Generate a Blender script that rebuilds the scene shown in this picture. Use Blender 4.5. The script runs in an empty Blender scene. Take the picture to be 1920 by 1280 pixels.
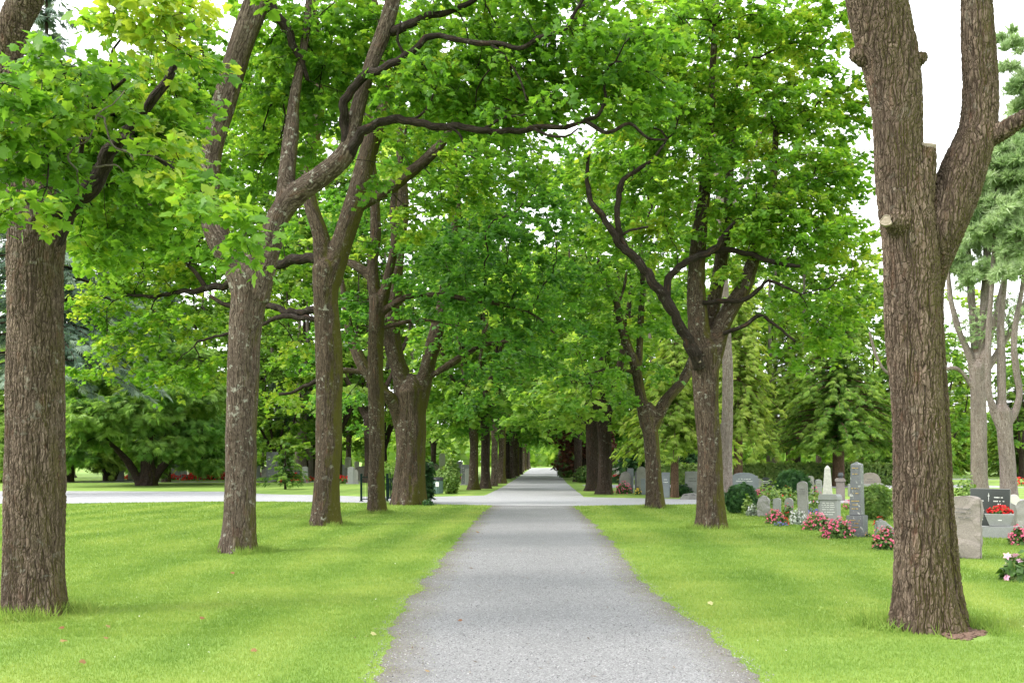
import bpy, bmesh, math, random
import numpy as np
from mathutils import Vector, Matrix

rng = np.random.default_rng(11)
random.seed(5)
SC = bpy.context.scene
COL = SC.collection

# ---------------------------------------------------------------- camera frame (35 mm lens, eye 1.6 m, horizon on row 862 of 1280)
F, HX, HY, EH = 1867.0, 960.0, 862.0, 1.6
def P(px, py, Y):
    return np.array([(px - HX) / F * Y, Y, EH - (py - HY) / F * Y])
def GY(py):
    return EH * F / (py - HY)
def G(px, py):
    Y = GY(py)
    return np.array([(px - HX) / F * Y, Y, 0.0])

cam = bpy.data.cameras.new('camera')
cam.sensor_width = 36.0
cam.lens = 36.0 * F / 1920.0
cam.shift_y = (HY - 640.0) / 1920.0
cam.clip_start, cam.clip_end = 0.1, 3000.0
camo = bpy.data.objects.new('camera', cam)
COL.objects.link(camo)
camo.location = (0, 0, EH)
camo.rotation_euler = (math.radians(90), 0, 0)
SC.camera = camo

# ---------------------------------------------------------------- gradient noise, vectorised
_perm = np.random.default_rng(3).permutation(256)
_perm = np.concatenate([_perm, _perm, _perm])
_gr = np.random.default_rng(4).normal(size=(256, 3)); _gr /= np.linalg.norm(_gr, axis=1)[:, None]
def noise(p):
    p = np.asarray(p, float)
    i = np.floor(p).astype(int); f = p - i
    u = f * f * f * (f * (f * 6 - 15) + 10)
    i &= 255
    def g(a, b, c):
        h = _perm[_perm[_perm[(i[:, 0] + a) & 255] + ((i[:, 1] + b) & 255)] + ((i[:, 2] + c) & 255)]
        return (_gr[h] * (f - np.array([a, b, c]))).sum(1)
    def L(a, b, t): return a + (b - a) * t
    x00 = L(g(0,0,0), g(1,0,0), u[:,0]); x10 = L(g(0,1,0), g(1,1,0), u[:,0])
    x01 = L(g(0,0,1), g(1,0,1), u[:,0]); x11 = L(g(0,1,1), g(1,1,1), u[:,0])
    return L(L(x00, x10, u[:,1]), L(x01, x11, u[:,1]), u[:,2]) * 1.6

# ---------------------------------------------------------------- mesh accumulator
class MB:
    def __init__(s):
        s.v, s.f, s.bark, s.var, s.n, s.mi = [], [], [], [], 0, []
    def add(s, v, fs, bark=None, var=None, mi=0):
        v = np.asarray(v, np.float32).reshape(-1, 3)
        k = len(v)
        if not isinstance(fs, (list, tuple)): fs = [fs]
        for f in fs:
            f = np.asarray(f, np.int32)
            if len(f): s.f.append(f + s.n); s.mi.append(np.full(len(f), mi, np.int32))
        s.v.append(v)
        s.bark.append(np.zeros((k, 3), np.float32) if bark is None else np.asarray(bark, np.float32))
        s.var.append(np.zeros(k, np.float32) if var is None else np.broadcast_to(np.asarray(var, np.float32), (k,)))
        s.n += k
    def build(s, name, mat, parent=None, origin=None, smooth=False):
        o3 = np.zeros(3) if origin is None else np.asarray(origin, float)
        if parent is not None and origin is None:
            o3 = np.array(parent.matrix_basis.translation)
            if parent.parent: o3 = o3 + np.array(parent.parent.matrix_basis.translation)
        me = bpy.data.meshes.new(name)
        V = np.concatenate(s.v) - o3.astype(np.float32)
        me.vertices.add(len(V)); me.vertices.foreach_set('co', V.astype(np.float32).ravel())
        loops = np.concatenate([f.ravel() for f in s.f])
        tot = np.concatenate([np.full(len(f), f.shape[1], np.int32) for f in s.f])
        start = np.concatenate([[0], np.cumsum(tot)[:-1]]).astype(np.int32)
        me.loops.add(len(loops)); me.loops.foreach_set('vertex_index', loops.astype(np.int32))
        me.polygons.add(len(tot)); me.polygons.foreach_set('loop_start', start)
        mats = mat if isinstance(mat, (list, tuple)) else [mat]
        for m in mats: me.materials.append(m)
        if len(mats) > 1: me.polygons.foreach_set('material_index', np.concatenate(s.mi))
        a = me.attributes.new('barkco', 'FLOAT_VECTOR', 'POINT'); a.data.foreach_set('vector', np.concatenate(s.bark).ravel())
        a = me.attributes.new('var', 'FLOAT', 'POINT'); a.data.foreach_set('value', np.concatenate(s.var).astype(np.float32))
        if smooth: me.polygons.foreach_set('use_smooth', np.ones(len(tot), bool))
        else: me.polygons.foreach_set('use_smooth', np.zeros(len(tot), bool))
        me.update(calc_edges=True)
        o = bpy.data.objects.new(name, me); COL.objects.link(o)
        if parent is not None: o.parent = parent
        elif origin is not None: o.location = o3
        return o

def tag(o, label=None, cat=None, group=None, kind=None):
    if label: o['label'] = label
    if cat: o['category'] = cat
    if group: o['group'] = group
    if kind: o['kind'] = kind
    return o
def thing(name, loc, label, cat, group=None):
    o = bpy.data.objects.new(name, None); COL.objects.link(o)
    o.location = tuple(float(x) for x in loc); o.empty_display_size = 0.3
    return tag(o, label, cat, group)
def dup(root, loc, rotz=0.0, scale=1.0, label=None, group=None):
    r = root.copy(); COL.objects.link(r)
    r.location = tuple(float(x) for x in loc); r.rotation_euler = (0, 0, rotz); r.scale = (scale if not hasattr(scale, '__len__') else 1,) * 3
    if hasattr(scale, '__len__'): r.scale = scale
    if label: r['label'] = label
    if group: r['group'] = group
    for ch in list(root.children):
        c = ch.copy(); COL.objects.link(c); c.parent = r
        for g in list(ch.children):
            d = g.copy(); COL.objects.link(d); d.parent = c
    return r

def nrm(a):
    a = np.asarray(a, float)
    return a / np.maximum(np.linalg.norm(a, axis=-1, keepdims=True), 1e-9)

def smooth_poly(pts, rad, step):
    """Catmull-Rom resample of a polyline with radii."""
    pts = np.asarray(pts, float); rad = np.asarray(rad, float)
    q = np.vstack([2 * pts[0] - pts[1], pts, 2 * pts[-1] - pts[-2]])
    out, ro = [], []
    for i in range(1, len(q) - 2):
        L = np.linalg.norm(q[i + 1] - q[i]); n = max(1, int(math.ceil(L / step)))
        t = np.linspace(0, 1, n, endpoint=False)[:, None]
        a, b, c, d = q[i - 1], q[i], q[i + 1], q[i + 2]
        out.append(0.5 * (2 * b + (c - a) * t + (2 * a - 5 * b + 4 * c - d) * t**2 + (3 * b - a - 3 * c + d) * t**3))
        ro.append(rad[i - 1] + (rad[i] - rad[i - 1]) * t[:, 0])
    out.append(q[-2][None]); ro.append(rad[-1:])
    return np.vstack(out), np.concatenate(ro)

def tube(pts, rad, sides, cap=True, seed=0.0):
    pts = np.asarray(pts, float); n = len(pts)
    T = np.gradient(pts, axis=0); T = nrm(T)
    ref = np.array([1.0, 0, 0]) if abs(T[0, 0]) < 0.9 else np.array([0, 1.0, 0])
    U = np.zeros_like(T)
    u = ref
    for i in range(n):
        u = u - T[i] * (u @ T[i]); u = u / max(np.linalg.norm(u), 1e-9); U[i] = u
    W = np.cross(T, U)
    a = np.linspace(0, 2 * math.pi, sides, endpoint=False)
    ca, sa = np.cos(a), np.sin(a)
    R = np.asarray(rad, float)
    V = pts[:, None] + R[:, None, None] * (ca[None, :, None] * U[:, None] + sa[None, :, None] * W[:, None])
    s = np.concatenate([[0], np.cumsum(np.linalg.norm(np.diff(pts, axis=0), axis=1))])
    B = np.stack([R[:, None] * ca[None] + seed, R[:, None] * sa[None] + seed * 1.7, np.repeat(s[:, None], sides, 1) + seed], -1)
    i = np.arange(n - 1)[:, None] * sides; j = np.arange(sides)[None]; j2 = (j + 1) % sides
    Fq = np.stack([i + j, i + j2, i + sides + j2, i + sides + j], -1).reshape(-1, 4)
    V = V.reshape(-1, 3); B = B.reshape(-1, 3); fs = [Fq]
    if cap:
        V = np.vstack([V, pts[0] - T[0] * R[0] * .3, pts[-1] + T[-1] * R[-1] * 0.3]); B = np.vstack([B, B[0], B[-1]])
        k = n * sides
        jj = np.arange(sides); j2 = (jj + 1) % sides
        fs.append(np.stack([j2, jj, np.full(sides, k)], -1)); e = (n - 1) * sides
        fs.append(np.stack([e + jj, e + j2, np.full(sides, k + 1)], -1))
    return V, fs, B

# ---------------------------------------------------------------- leaf templates (unit length along +y, facing +z)
def _fan(outline, centre, fold=0.18, droop=0.12):
    v = np.array([centre] + outline, float)
    z = -fold * np.abs(v[:, 0]) - droop * v[:, 1] ** 2
    v3 = np.column_stack([v, z]); n = len(outline)
    f = np.array([[0, 1 + i, 1 + (i + 1) % n] for i in range(n)])
    return v3, f[:, [0, 2, 1]]
_r = [(.4, -.06), (.34, .17), (.58, .45), (.3, .52), (.26, .72)]
MAPLE_B = _fan([(0, .02)] + _r + [(0.06, 1.0)] + [(-x, y) for x, y in _r[::-1]], (0, .32), .5, .3)
MAPLE = _fan([(0, .02)] + _r + [(0, 1.0)] + [(-x, y) for x, y in _r[::-1]], (0, .32))
STAR = _fan([(0, 0), (.52, .3), (.28, .6), (0, 1), (-.28, .6), (-.52, .3)], (0, .35))
OVAL = _fan([(0, 0), (.3, .45), (0, 1), (-.3, .45)], (0, .45))
def _kite(ang, L, w, z=0.0):
    c, s = math.sin(ang), math.cos(ang)
    m = np.array([c, s]); p = np.array([s, -c])
    a = [(0, 0), tuple(m * L * .5 + p * w), tuple(m * L), tuple(m * L * .5 - p * w)]
    return np.array([[x, y, z - .35 * (x * x + y * y)] for x, y in a])
def _frond(n, spread, w, fold):
    V, Fc = [], []
    for k, a in enumerate(np.linspace(-spread, spread, n)):
        L = 1.0 - .35 * abs(a) / spread
        q = _kite(a, L, w, fold * abs(a)); V.append(q); Fc.append([[4 * k, 4 * k + 2, 4 * k + 1], [4 * k, 4 * k + 3, 4 * k + 2]])
    return np.vstack(V), np.vstack(Fc)
FROND = _frond(7, .8, .062, -.15)
def _tuft(n):
    r = np.random.default_rng(2); V, Fc = [], []
    for k in range(n):
        d = nrm(np.array([r.normal() * .6, 1.0, r.normal() * .6])); p = nrm(np.cross(d, r.normal(size=3)))
        V += [p * .085, d * 1.0, -p * .085]; Fc.append([3 * k, 3 * k + 1, 3 * k + 2])
    return np.array(V), np.array(Fc)
TUFT = _tuft(14)
BLADE = (np.array([[-.5, 0, 0], [.5, 0, 0], [.25, .55, 0.06], [-.25, .55, .06], [0, 1, .22]]), np.array([[0, 1, 2], [0, 2, 3], [3, 2, 4]]))
BLOOM = _fan([(math.cos(a) * r, math.sin(a) * r) for k in range(10) for a, r in [(k * math.pi / 5, .5 if k % 2 else .26)]], (0, 0), 0.0, 0.3)
FLECK = (np.array([[-.5, 0, 0], [.5, 0, .1], [.1, 1, 0]]), np.array([[0, 1, 2]]))

def scatter(mb, tpl, pos, normal, direc, size, var, width=1.0, mi=0):
    tv, tf = tpl
    z = nrm(normal); y = direc - (direc * z).sum(1, keepdims=True) * z; y = nrm(y); x = np.cross(y, z)
    n = len(pos); size = np.broadcast_to(size, (n,)); k = len(tv)
    w = np.broadcast_to(width, (n,))
    V = pos[:, None] + size[:, None, None] * (tv[None, :, 0:1] * w[:, None, None] * x[:, None] + tv[None, :, 1:2] * y[:, None] + tv[None, :, 2:3] * z[:, None])
    Fc = tf[None] + (np.arange(n) * k)[:, None, None]
    mb.add(V.reshape(-1, 3), [Fc.reshape(-1, tf.shape[1])], var=np.repeat(np.asarray(var, np.float32), k), mi=mi)

# ---------------------------------------------------------------- materials
def _mat(name):
    m = bpy.data.materials.new(name); m.use_nodes = True
    nt = m.node_tree; nt.nodes.clear()
    out = nt.nodes.new('ShaderNodeOutputMaterial')
    return m, nt, out
def N(nt, t, **kw):
    n = nt.nodes.new(t)
    for k, v in kw.items():
        if k in n.inputs: n.inputs[k].default_value = v
        else: setattr(n, k, v)
    return n
def ramp(nt, fac, stops):
    r = nt.nodes.new('ShaderNodeValToRGB'); e = r.color_ramp.elements
    e[0].position, e[0].color = stops[0][0], (*stops[0][1], 1)
    e[1].position, e[1].color = stops[-1][0], (*stops[-1][1], 1)
    for p, c in stops[1:-1]:
        q = e.new(p); q.color = (*c, 1)
    nt.links.new(fac, r.inputs[0]); return r.outputs[0]
def mix(nt, fac, a, b, mode='MIX'):
    m = nt.nodes.new('ShaderNodeMix'); m.data_type = 'RGBA'; m.blend_type = mode
    for sock, v in ((m.inputs[0], fac), (m.inputs[6], a), (m.inputs[7], b)):
        if isinstance(v, bpy.types.NodeSocket): nt.links.new(v, sock)
        elif hasattr(v, '__len__'): sock.default_value = (*v, 1)
        else: sock.default_value = v
    return m.outputs[2]
def math_(nt, op, a, b=0.0):
    m = nt.nodes.new('ShaderNodeMath'); m.operation = op
    for sock, v in ((m.inputs[0], a), (m.inputs[1], b)):
        if isinstance(v, bpy.types.NodeSocket): nt.links.new(v, sock)
        else: sock.default_value = v
    return m.outputs[0]
def tex(nt, co, scale, detail=4, rough=.6, kind='NOISE'):
    t = nt.nodes.new('ShaderNodeTexNoise' if kind == 'NOISE' else 'ShaderNodeTexVoronoi')
    t.inputs['Scale'].default_value = scale
    if kind == 'NOISE': t.inputs['Detail'].default_value = detail; t.inputs['Roughness'].default_value = rough
    if co is not None: nt.links.new(co, t.inputs['Vector'])
    return t.outputs[0]
def scaled(nt, co, s):
    m = nt.nodes.new('ShaderNodeMapping'); m.inputs['Scale'].default_value = s
    nt.links.new(co, m.inputs['Vector']); return m.outputs[0]
def mrange(nt, v, a, b, c=0.0, d=1.0):
    m = nt.nodes.new('ShaderNodeMapRange'); nt.links.new(v, m.inputs[0])
    for k, x in zip((1, 2, 3, 4), (a, b, c, d)): m.inputs[k].default_value = x
    return m.outputs[0]
def attr(nt, name, out=2):
    a = nt.nodes.new('ShaderNodeAttribute'); a.attribute_name = name
    return a.outputs[out] if out is not None else a

def leaf_mat(name, stops, trans=.42, tint=(1.5, 1.45, .6), rough=.5, objvar=.0, spec=.35):
    m, nt, out = _mat(name)
    v = attr(nt, 'var')
    if objvar:
        oi = nt.nodes.new('ShaderNodeObjectInfo')
        v = math_(nt, 'ADD', v, math_(nt, 'MULTIPLY', math_(nt, 'SUBTRACT', oi.outputs['Random'], .5), objvar))
    c = ramp(nt, v, stops)
    b = N(nt, 'ShaderNodeBsdfPrincipled', Roughness=rough)
    b.inputs['Specular IOR Level'].default_value = spec
    nt.links.new(c, b.inputs['Base Color'])
    t = nt.nodes.new('ShaderNodeBsdfTranslucent')
    nt.links.new(mix(nt, 1.0, c, tint, 'MULTIPLY'), t.inputs['Color'])
    ms = nt.nodes.new('ShaderNodeMixShader'); ms.inputs[0].default_value = trans
    nt.links.new(b.outputs[0], ms.inputs[1]); nt.links.new(t.outputs[0], ms.inputs[2])
    nt.links.new(ms.outputs[0], out.inputs[0])
    return m

def bark_mat(name, base=(.085, .06, .044), pale=(.19, .145, .112), dark=(.022, .015, .01), moss=.25, mosscol=(.07, .068, .009), lichen=.3, ring=1.0, mossdir=(.8, .5, 0.1), lo=.5, disp=0.0, plate=1.0):
    m, nt, out = _mat(name)
    co = attr(nt, 'barkco', 1)
    # wandering vertical furrows, a finer set between them, and short cross breaks
    wob = nt.nodes.new('ShaderNodeVectorMath'); wob.operation = 'MULTIPLY_ADD'
    nz = nt.nodes.new('ShaderNodeTexNoise'); nz.inputs['Scale'].default_value = 5; nz.inputs['Detail'].default_value = 3; nt.links.new(co, nz.inputs['Vector'])
    nt.links.new(nz.outputs['Color'], wob.inputs[0]); wob.inputs[1].default_value = (.07, .07, .2); nt.links.new(co, wob.inputs[2])
    k = ring * plate; w_ = wob.outputs[0]
    def furrow(sx, sz, det, wd):
        n = tex(nt, scaled(nt, w_, (sx * k, sx * k, sz * k)), 1.0, det, .5)
        return mrange(nt, math_(nt, 'ABSOLUTE', math_(nt, 'SUBTRACT', n, .5)), 0, wd), n
    fA, nA = furrow(20, 2.0, 1, .06)
    fB, nB = furrow(42, 5.5, 2, .075)
    vo = nt.nodes.new('ShaderNodeTexVoronoi'); vo.feature = 'DISTANCE_TO_EDGE'; vo.inputs['Scale'].default_value = 1.0; nt.links.new(scaled(nt, w_, (26 * k, 26 * k, 9 * k)), vo.inputs['Vector'])
    fC = mrange(nt, vo.outputs['Distance'], 0, .12, .45, 1)
    crack = math_(nt, 'MULTIPLY', math_(nt, 'MULTIPLY', fA, math_(nt, 'ADD', math_(nt, 'MULTIPLY', fB, .55), .45)), fC)
    n1 = tex(nt, scaled(nt, co, (70 * ring, 70 * ring, 14 * ring)), 1.0, 5, .7)
    n3 = tex(nt, co, 9.0, 5, .7)
    n2 = tex(nt, scaled(nt, co, (3.2, 3.2, 1.0)), 1.0, 5, .65)
    tone = math_(nt, 'ADD', math_(nt, 'MULTIPLY', nB, .35), math_(nt, 'MULTIPLY', n1, .65))
    c = ramp(nt, tone, [(.3, base), (.52, tuple((x + y) / 2 for x, y in zip(base, pale))), (.72, pale)])
    c = mix(nt, crack, dark, c)
    c = mix(nt, mrange(nt, n2, .4, .66, 0, .65), c, tuple(x * .5 for x in base))
    c = mix(nt, mrange(nt, tex(nt, scaled(nt, co, (11, 11, 4)), 1.0, 3, .6), .58, .74, 0, .4), c, (.13, .062, .038))
    if lichen > 0:
        lm = math_(nt, 'MULTIPLY', mrange(nt, n3, .57, .64), mrange(nt, tex(nt, co, 1.7, 2), .4, .6, 0, lichen))
        c = mix(nt, lm, c, (.36, .36, .3))
    g = nt.nodes.new('ShaderNodeNewGeometry')
    d = nt.nodes.new('ShaderNodeVectorMath'); d.operation = 'DOT_PRODUCT'; nt.links.new(g.outputs['Normal'], d.inputs[0]); d.inputs[1].default_value = mossdir
    mm = math_(nt, 'ADD', math_(nt, 'MULTIPLY', d.outputs['Value'], .3), tex(nt, scaled(nt, co, (5, 5, 1.6)), 1.0, 5, .7))
    sz_ = nt.nodes.new('ShaderNodeSeparateXYZ'); nt.links.new(g.outputs['Position'], sz_.inputs[0])
    mm = math_(nt, 'ADD', mm, mrange(nt, sz_.outputs[2], 0, 1.3, .14, 0))
    c = mix(nt, mrange(nt, mm, lo, lo + .22, 0, moss), c, mosscol)
    b = N(nt, 'ShaderNodeBsdfPrincipled', Roughness=.92)
    b.inputs['Specular IOR Level'].default_value = .12
    nt.links.new(c, b.inputs['Base Color'])
    h = math_(nt, 'ADD', math_(nt, 'MULTIPLY', crack, .7), math_(nt, 'ADD', math_(nt, 'MULTIPLY', n1, .35), math_(nt, 'MULTIPLY', n3, .25)))
    if disp:
        dn = nt.nodes.new('ShaderNodeDisplacement'); dn.inputs['Midlevel'].default_value = .85
        nt.links.new(h, dn.inputs['Height']); nt.links.new(math_(nt, 'MULTIPLY', attr(nt, 'var'), disp), dn.inputs['Scale'])
        nt.links.new(dn.outputs[0], out.inputs['Displacement']); m.displacement_method = 'BOTH'
    else:
        bp = N(nt, 'ShaderNodeBump', Strength=.9, Distance=.02)
        nt.links.new(h, bp.inputs['Height']); nt.links.new(bp.outputs[0], b.inputs['Normal'])
    nt.links.new(b.outputs[0], out.inputs[0])
    return m

def stone_mat(name, a, b_, scale=60, rough=.75, bump=.3, speck=None, blotch=.4, spec=.3):
    m, nt, out = _mat(name)
    tc = nt.nodes.new('ShaderNodeTexCoord'); co = tc.outputs['Object']
    c = ramp(nt, tex(nt, co, scale, 3, .7), [(.3, a), (.7, b_)])
    c = mix(nt, mrange(nt, tex(nt, co, 3.5, 5, .65), .45, .75, 0, blotch), c, tuple(x * .6 for x in a))
    if speck:
        c = mix(nt, mrange(nt, tex(nt, co, 11, 4, .7), .6, .66), c, speck)
    s = N(nt, 'ShaderNodeBsdfPrincipled', Roughness=rough); s.inputs['Specular IOR Level'].default_value = spec
    nt.links.new(c, s.inputs['Base Color'])
    if bump:
        bp = N(nt, 'ShaderNodeBump', Strength=bump, Distance=.01)
        nt.links.new(tex(nt, co, scale * .5, 5, .7), bp.inputs['Height']); nt.links.new(bp.outputs[0], s.inputs['Normal'])
    nt.links.new(s.outputs[0], out.inputs[0]); return m
def plain_mat(name, col, rough=.6, metal=0.0, var=.15, spec=.4):
    m, nt, out = _mat(name)
    tc = nt.nodes.new('ShaderNodeTexCoord')
    c = ramp(nt, tex(nt, tc.outputs['Object'], 14, 4), [(.3, tuple(x * (1 - var) for x in col)), (.7, tuple(min(1, x * (1 + var)) for x in col))])
    s = N(nt, 'ShaderNodeBsdfPrincipled', Roughness=rough, Metallic=metal); s.inputs['Specular IOR Level'].default_value = spec
    nt.links.new(c, s.inputs['Base Color']); nt.links.new(s.outputs[0], out.inputs[0]); return m

# ---------------------------------------------------------------- trees: traced limbs + branches grown to leaf clusters
def remesh_limbs(limbs, vox, seed, amp, near, upright=False):
    """Fuse the thick limbs into one skin; returns verts, quads, barkco."""
    mb = MB()
    samp, rad, tan, ss = [], [], [], []
    for pts, r in limbs:
        p, rr = smooth_poly(pts, r, .12)
        v, f, b = tube(p, rr, 20)
        mb.add(v, f)
        q, qr = smooth_poly(pts, r, .06)
        samp.append(q); rad.append(qr); tan.append(nrm(np.gradient(q, axis=0)))
        ss.append(np.concatenate([[0], np.cumsum(np.linalg.norm(np.diff(q, axis=0), axis=1))]) + q[0, 2])
    o = mb.build('temp', [], None)
    md = o.modifiers.new('r', 'REMESH'); md.mode = 'VOXEL'; md.voxel_size = vox; md.adaptivity = 0
    sm = o.modifiers.new('s', 'SMOOTH'); sm.factor = .5; sm.iterations = 7 if near else 6
    dg = bpy.context.evaluated_depsgraph_get(); dg.update()
    me = o.evaluated_get(dg).to_mesh()
    V = np.empty(len(me.vertices) * 3, np.float32); me.vertices.foreach_get('co', V); V = V.reshape(-1, 3).astype(float)
    Nn = np.empty(len(me.vertices) * 3, np.float32); me.vertex_normals.foreach_get('vector', Nn); Nn = Nn.reshape(-1, 3).astype(float)
    L = np.empty(len(me.loops), np.int32); me.loops.foreach_get('vertex_index', L)
    tot = np.empty(len(me.polygons), np.int32); me.polygons.foreach_get('loop_total', tot)
    st = np.empty(len(me.polygons), np.int32); me.polygons.foreach_get('loop_start', st)
    fs = []
    for k in (3, 4):
        s = st[tot == k]
        if len(s): fs.append(np.stack([L[s + i] for i in range(k)], -1))
    old = o.data; bpy.data.objects.remove(o); bpy.data.meshes.remove(old)
    S = np.vstack(samp); R = np.concatenate(rad); T = np.vstack(tan); SS = np.concatenate(ss)
    B = np.zeros_like(V)
    for a in range(0, len(V), 20000):
        c = V[a:a + 20000]
        d2 = ((c ** 2).sum(1)[:, None] - 2 * c @ S.T + (S ** 2).sum(1)[None])
        dd = np.sqrt(np.maximum(d2, 0)) / R[None]
        w = np.exp(-4.0 * (dd - dd.min(1, keepdims=True)))
        w[w < .02] = 0; w /= w.sum(1, keepdims=True)
        t = nrm(w @ T); k = dd.argmin(1)
        s = (w * SS[None]).sum(1)
        cen = w @ S
        off = c - cen; off -= (off * t).sum(1, keepdims=True) * t
        B[a:a + 20000] = np.column_stack([off[:, :2] + np.column_stack([t[:, 0] * 0, off[:, 2] * .7]), s])
    if upright: B = V.copy()
    B += seed
    # root flare + bark relief
    z = V[:, 2]
    q = np.column_stack([B[:, 0] * 5, B[:, 1] * 5, B[:, 2] * .5])
    low = np.exp(-np.maximum(z, 0) / .27)
    fl = low * (.035 + .17 * np.maximum(noise(q * np.array([.75, .75, .3]) + 9.1), -.2))
    lump = noise(np.column_stack([B[:, 0] * 3, B[:, 1] * 3, B[:, 2] * .9])) * .03 + noise(q * 1.7 + 3) * .012
    disp = fl + lump * (R.max() / .35)
    if amp > 0:
        wob = noise(B * np.array([7, 7, 5.])) * .35
        f1 = np.abs(noise(np.column_stack([B[:, 0] * 17 + wob, B[:, 1] * 17 + wob, B[:, 2] * 2.1])))
        f2 = np.abs(noise(np.column_stack([B[:, 0] * 30 + wob, B[:, 1] * 30, B[:, 2] * 5.0 + wob])))
        ridge = np.minimum(f1 * 3.2, 1) * .65 + np.minimum(f2 * 2.6, 1) * .35
        disp = disp + amp * (ridge - .75)
    V = V + Nn * disp[:, None]
    return V, fs, B

def poisson(blob, spacing, rg):
    (cx, cy, cz), (rx, ry, rz) = blob
    vol = 4.19 * rx * ry * rz
    n = int(min(6000, 10 * vol / spacing ** 3 + 20))
    d = nrm(rg.normal(size=(n, 3))) * (rg.random(n) ** (1 / 2.4))[:, None]
    pts = np.array([cx, cy, cz]) + d * np.array([rx, ry, rz])
    keep = []
    for p in pts:
        if not keep or ((np.array(keep) - p) ** 2).sum(1).min() > spacing ** 2: keep.append(p)
    return np.array(keep)

def grow(limbs, targets, rg, attach_from=1.0, step=.3, tip=.006, ex=.44, sag=.12):
    """limbs: [(pts, rad)], later ones start on earlier ones. Returns nodes, parent, radius and chains."""
    pos, par, fix = [], [], []
    for li, (pts, r) in enumerate(limbs):
        p, rr = smooth_poly(pts, r, .25)
        for i in range(len(p)):
            pos.append(p[i]); par.append(len(pos) - 2 if i else -1); fix.append(rr[i])
    nl = len(pos)
    pos = np.array(pos); fix = np.array(fix)
    cap = nl + len(targets) * 24
    PP = np.zeros((cap, 3)); PP[:nl] = pos; PAR = np.full(cap, -1); PAR[:nl] = par
    DIR = np.zeros((cap, 3)); DIR[:nl][1:] = nrm(np.diff(pos, axis=0)); DIR[0] = (0, 0, 1)
    OK = np.zeros(cap, bool); OK[:nl] = (pos[:, 2] > attach_from)
    DEP = np.zeros(cap)
    m = nl
    d0 = np.array([np.sqrt(((pos[OK[:nl]] - t) ** 2).sum(1).min()) for t in targets])
    tips = []
    for ti in np.argsort(d0):
        t = targets[ti]
        v = t - PP[:m]; dist = np.sqrt((v ** 2).sum(1)) + 1e-6
        cosang = (v * DIR[:m]).sum(1) / dist
        cost = dist * (1.25 - .35 * cosang) + .12 * DEP[:m] + np.where(OK[:m], 0, 1e6)
        k = int(cost.argmin()); a = PP[k]; L = dist[k]
        n = max(2, min(22, int(L / step) + 1))
        s = np.linspace(0, 1, n + 1)[1:, None]
        c1 = a + DIR[k] * L * .3 + np.array([0, 0, .06 * L]); c2 = t - nrm(t - a) * L * .3 + np.array([0, 0, sag * L])
        q = (1 - s) ** 3 * a + 3 * (1 - s) ** 2 * s * c1 + 3 * (1 - s) * s ** 2 * c2 + s ** 3 * t
        q[:-1] += rg.normal(size=(n - 1, 3)) * .045 * min(1.0, L) if n > 1 else 0
        for i in range(n):
            PP[m] = q[i]; PAR[m] = k if i == 0 else m - 1
            DIR[m] = nrm(q[i] - (a if i == 0 else q[i - 1])); OK[m] = True; DEP[m] = DEP[k] + L * (i + 1) / n
            m += 1
        tips.append(m - 1)
    PP, PAR, DIR = PP[:m], PAR[:m], DIR[:m]
    cnt = np.zeros(m); cnt[tips] = 1
    for i in range(m - 1, nl - 1, -1): cnt[PAR[i]] += cnt[i]
    RAD = tip * np.maximum(cnt, 1) ** ex
    RAD[:nl] = fix
    # chains over grown nodes
    best = {}
    for i in range(nl, m):
        p = PAR[i]
        if p >= nl and (p not in best or cnt[i] > cnt[best[p]]): best[p] = i
    chains = []
    for i in range(nl, m):
        p = PAR[i]
        if p < nl or best.get(p) != i:
            ch = [p, i]; j = i
            while j in best: j = best[j]; ch.append(j)
            chains.append(ch)
    return PP, RAD, chains, nl, np.array(tips), DIR

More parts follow.
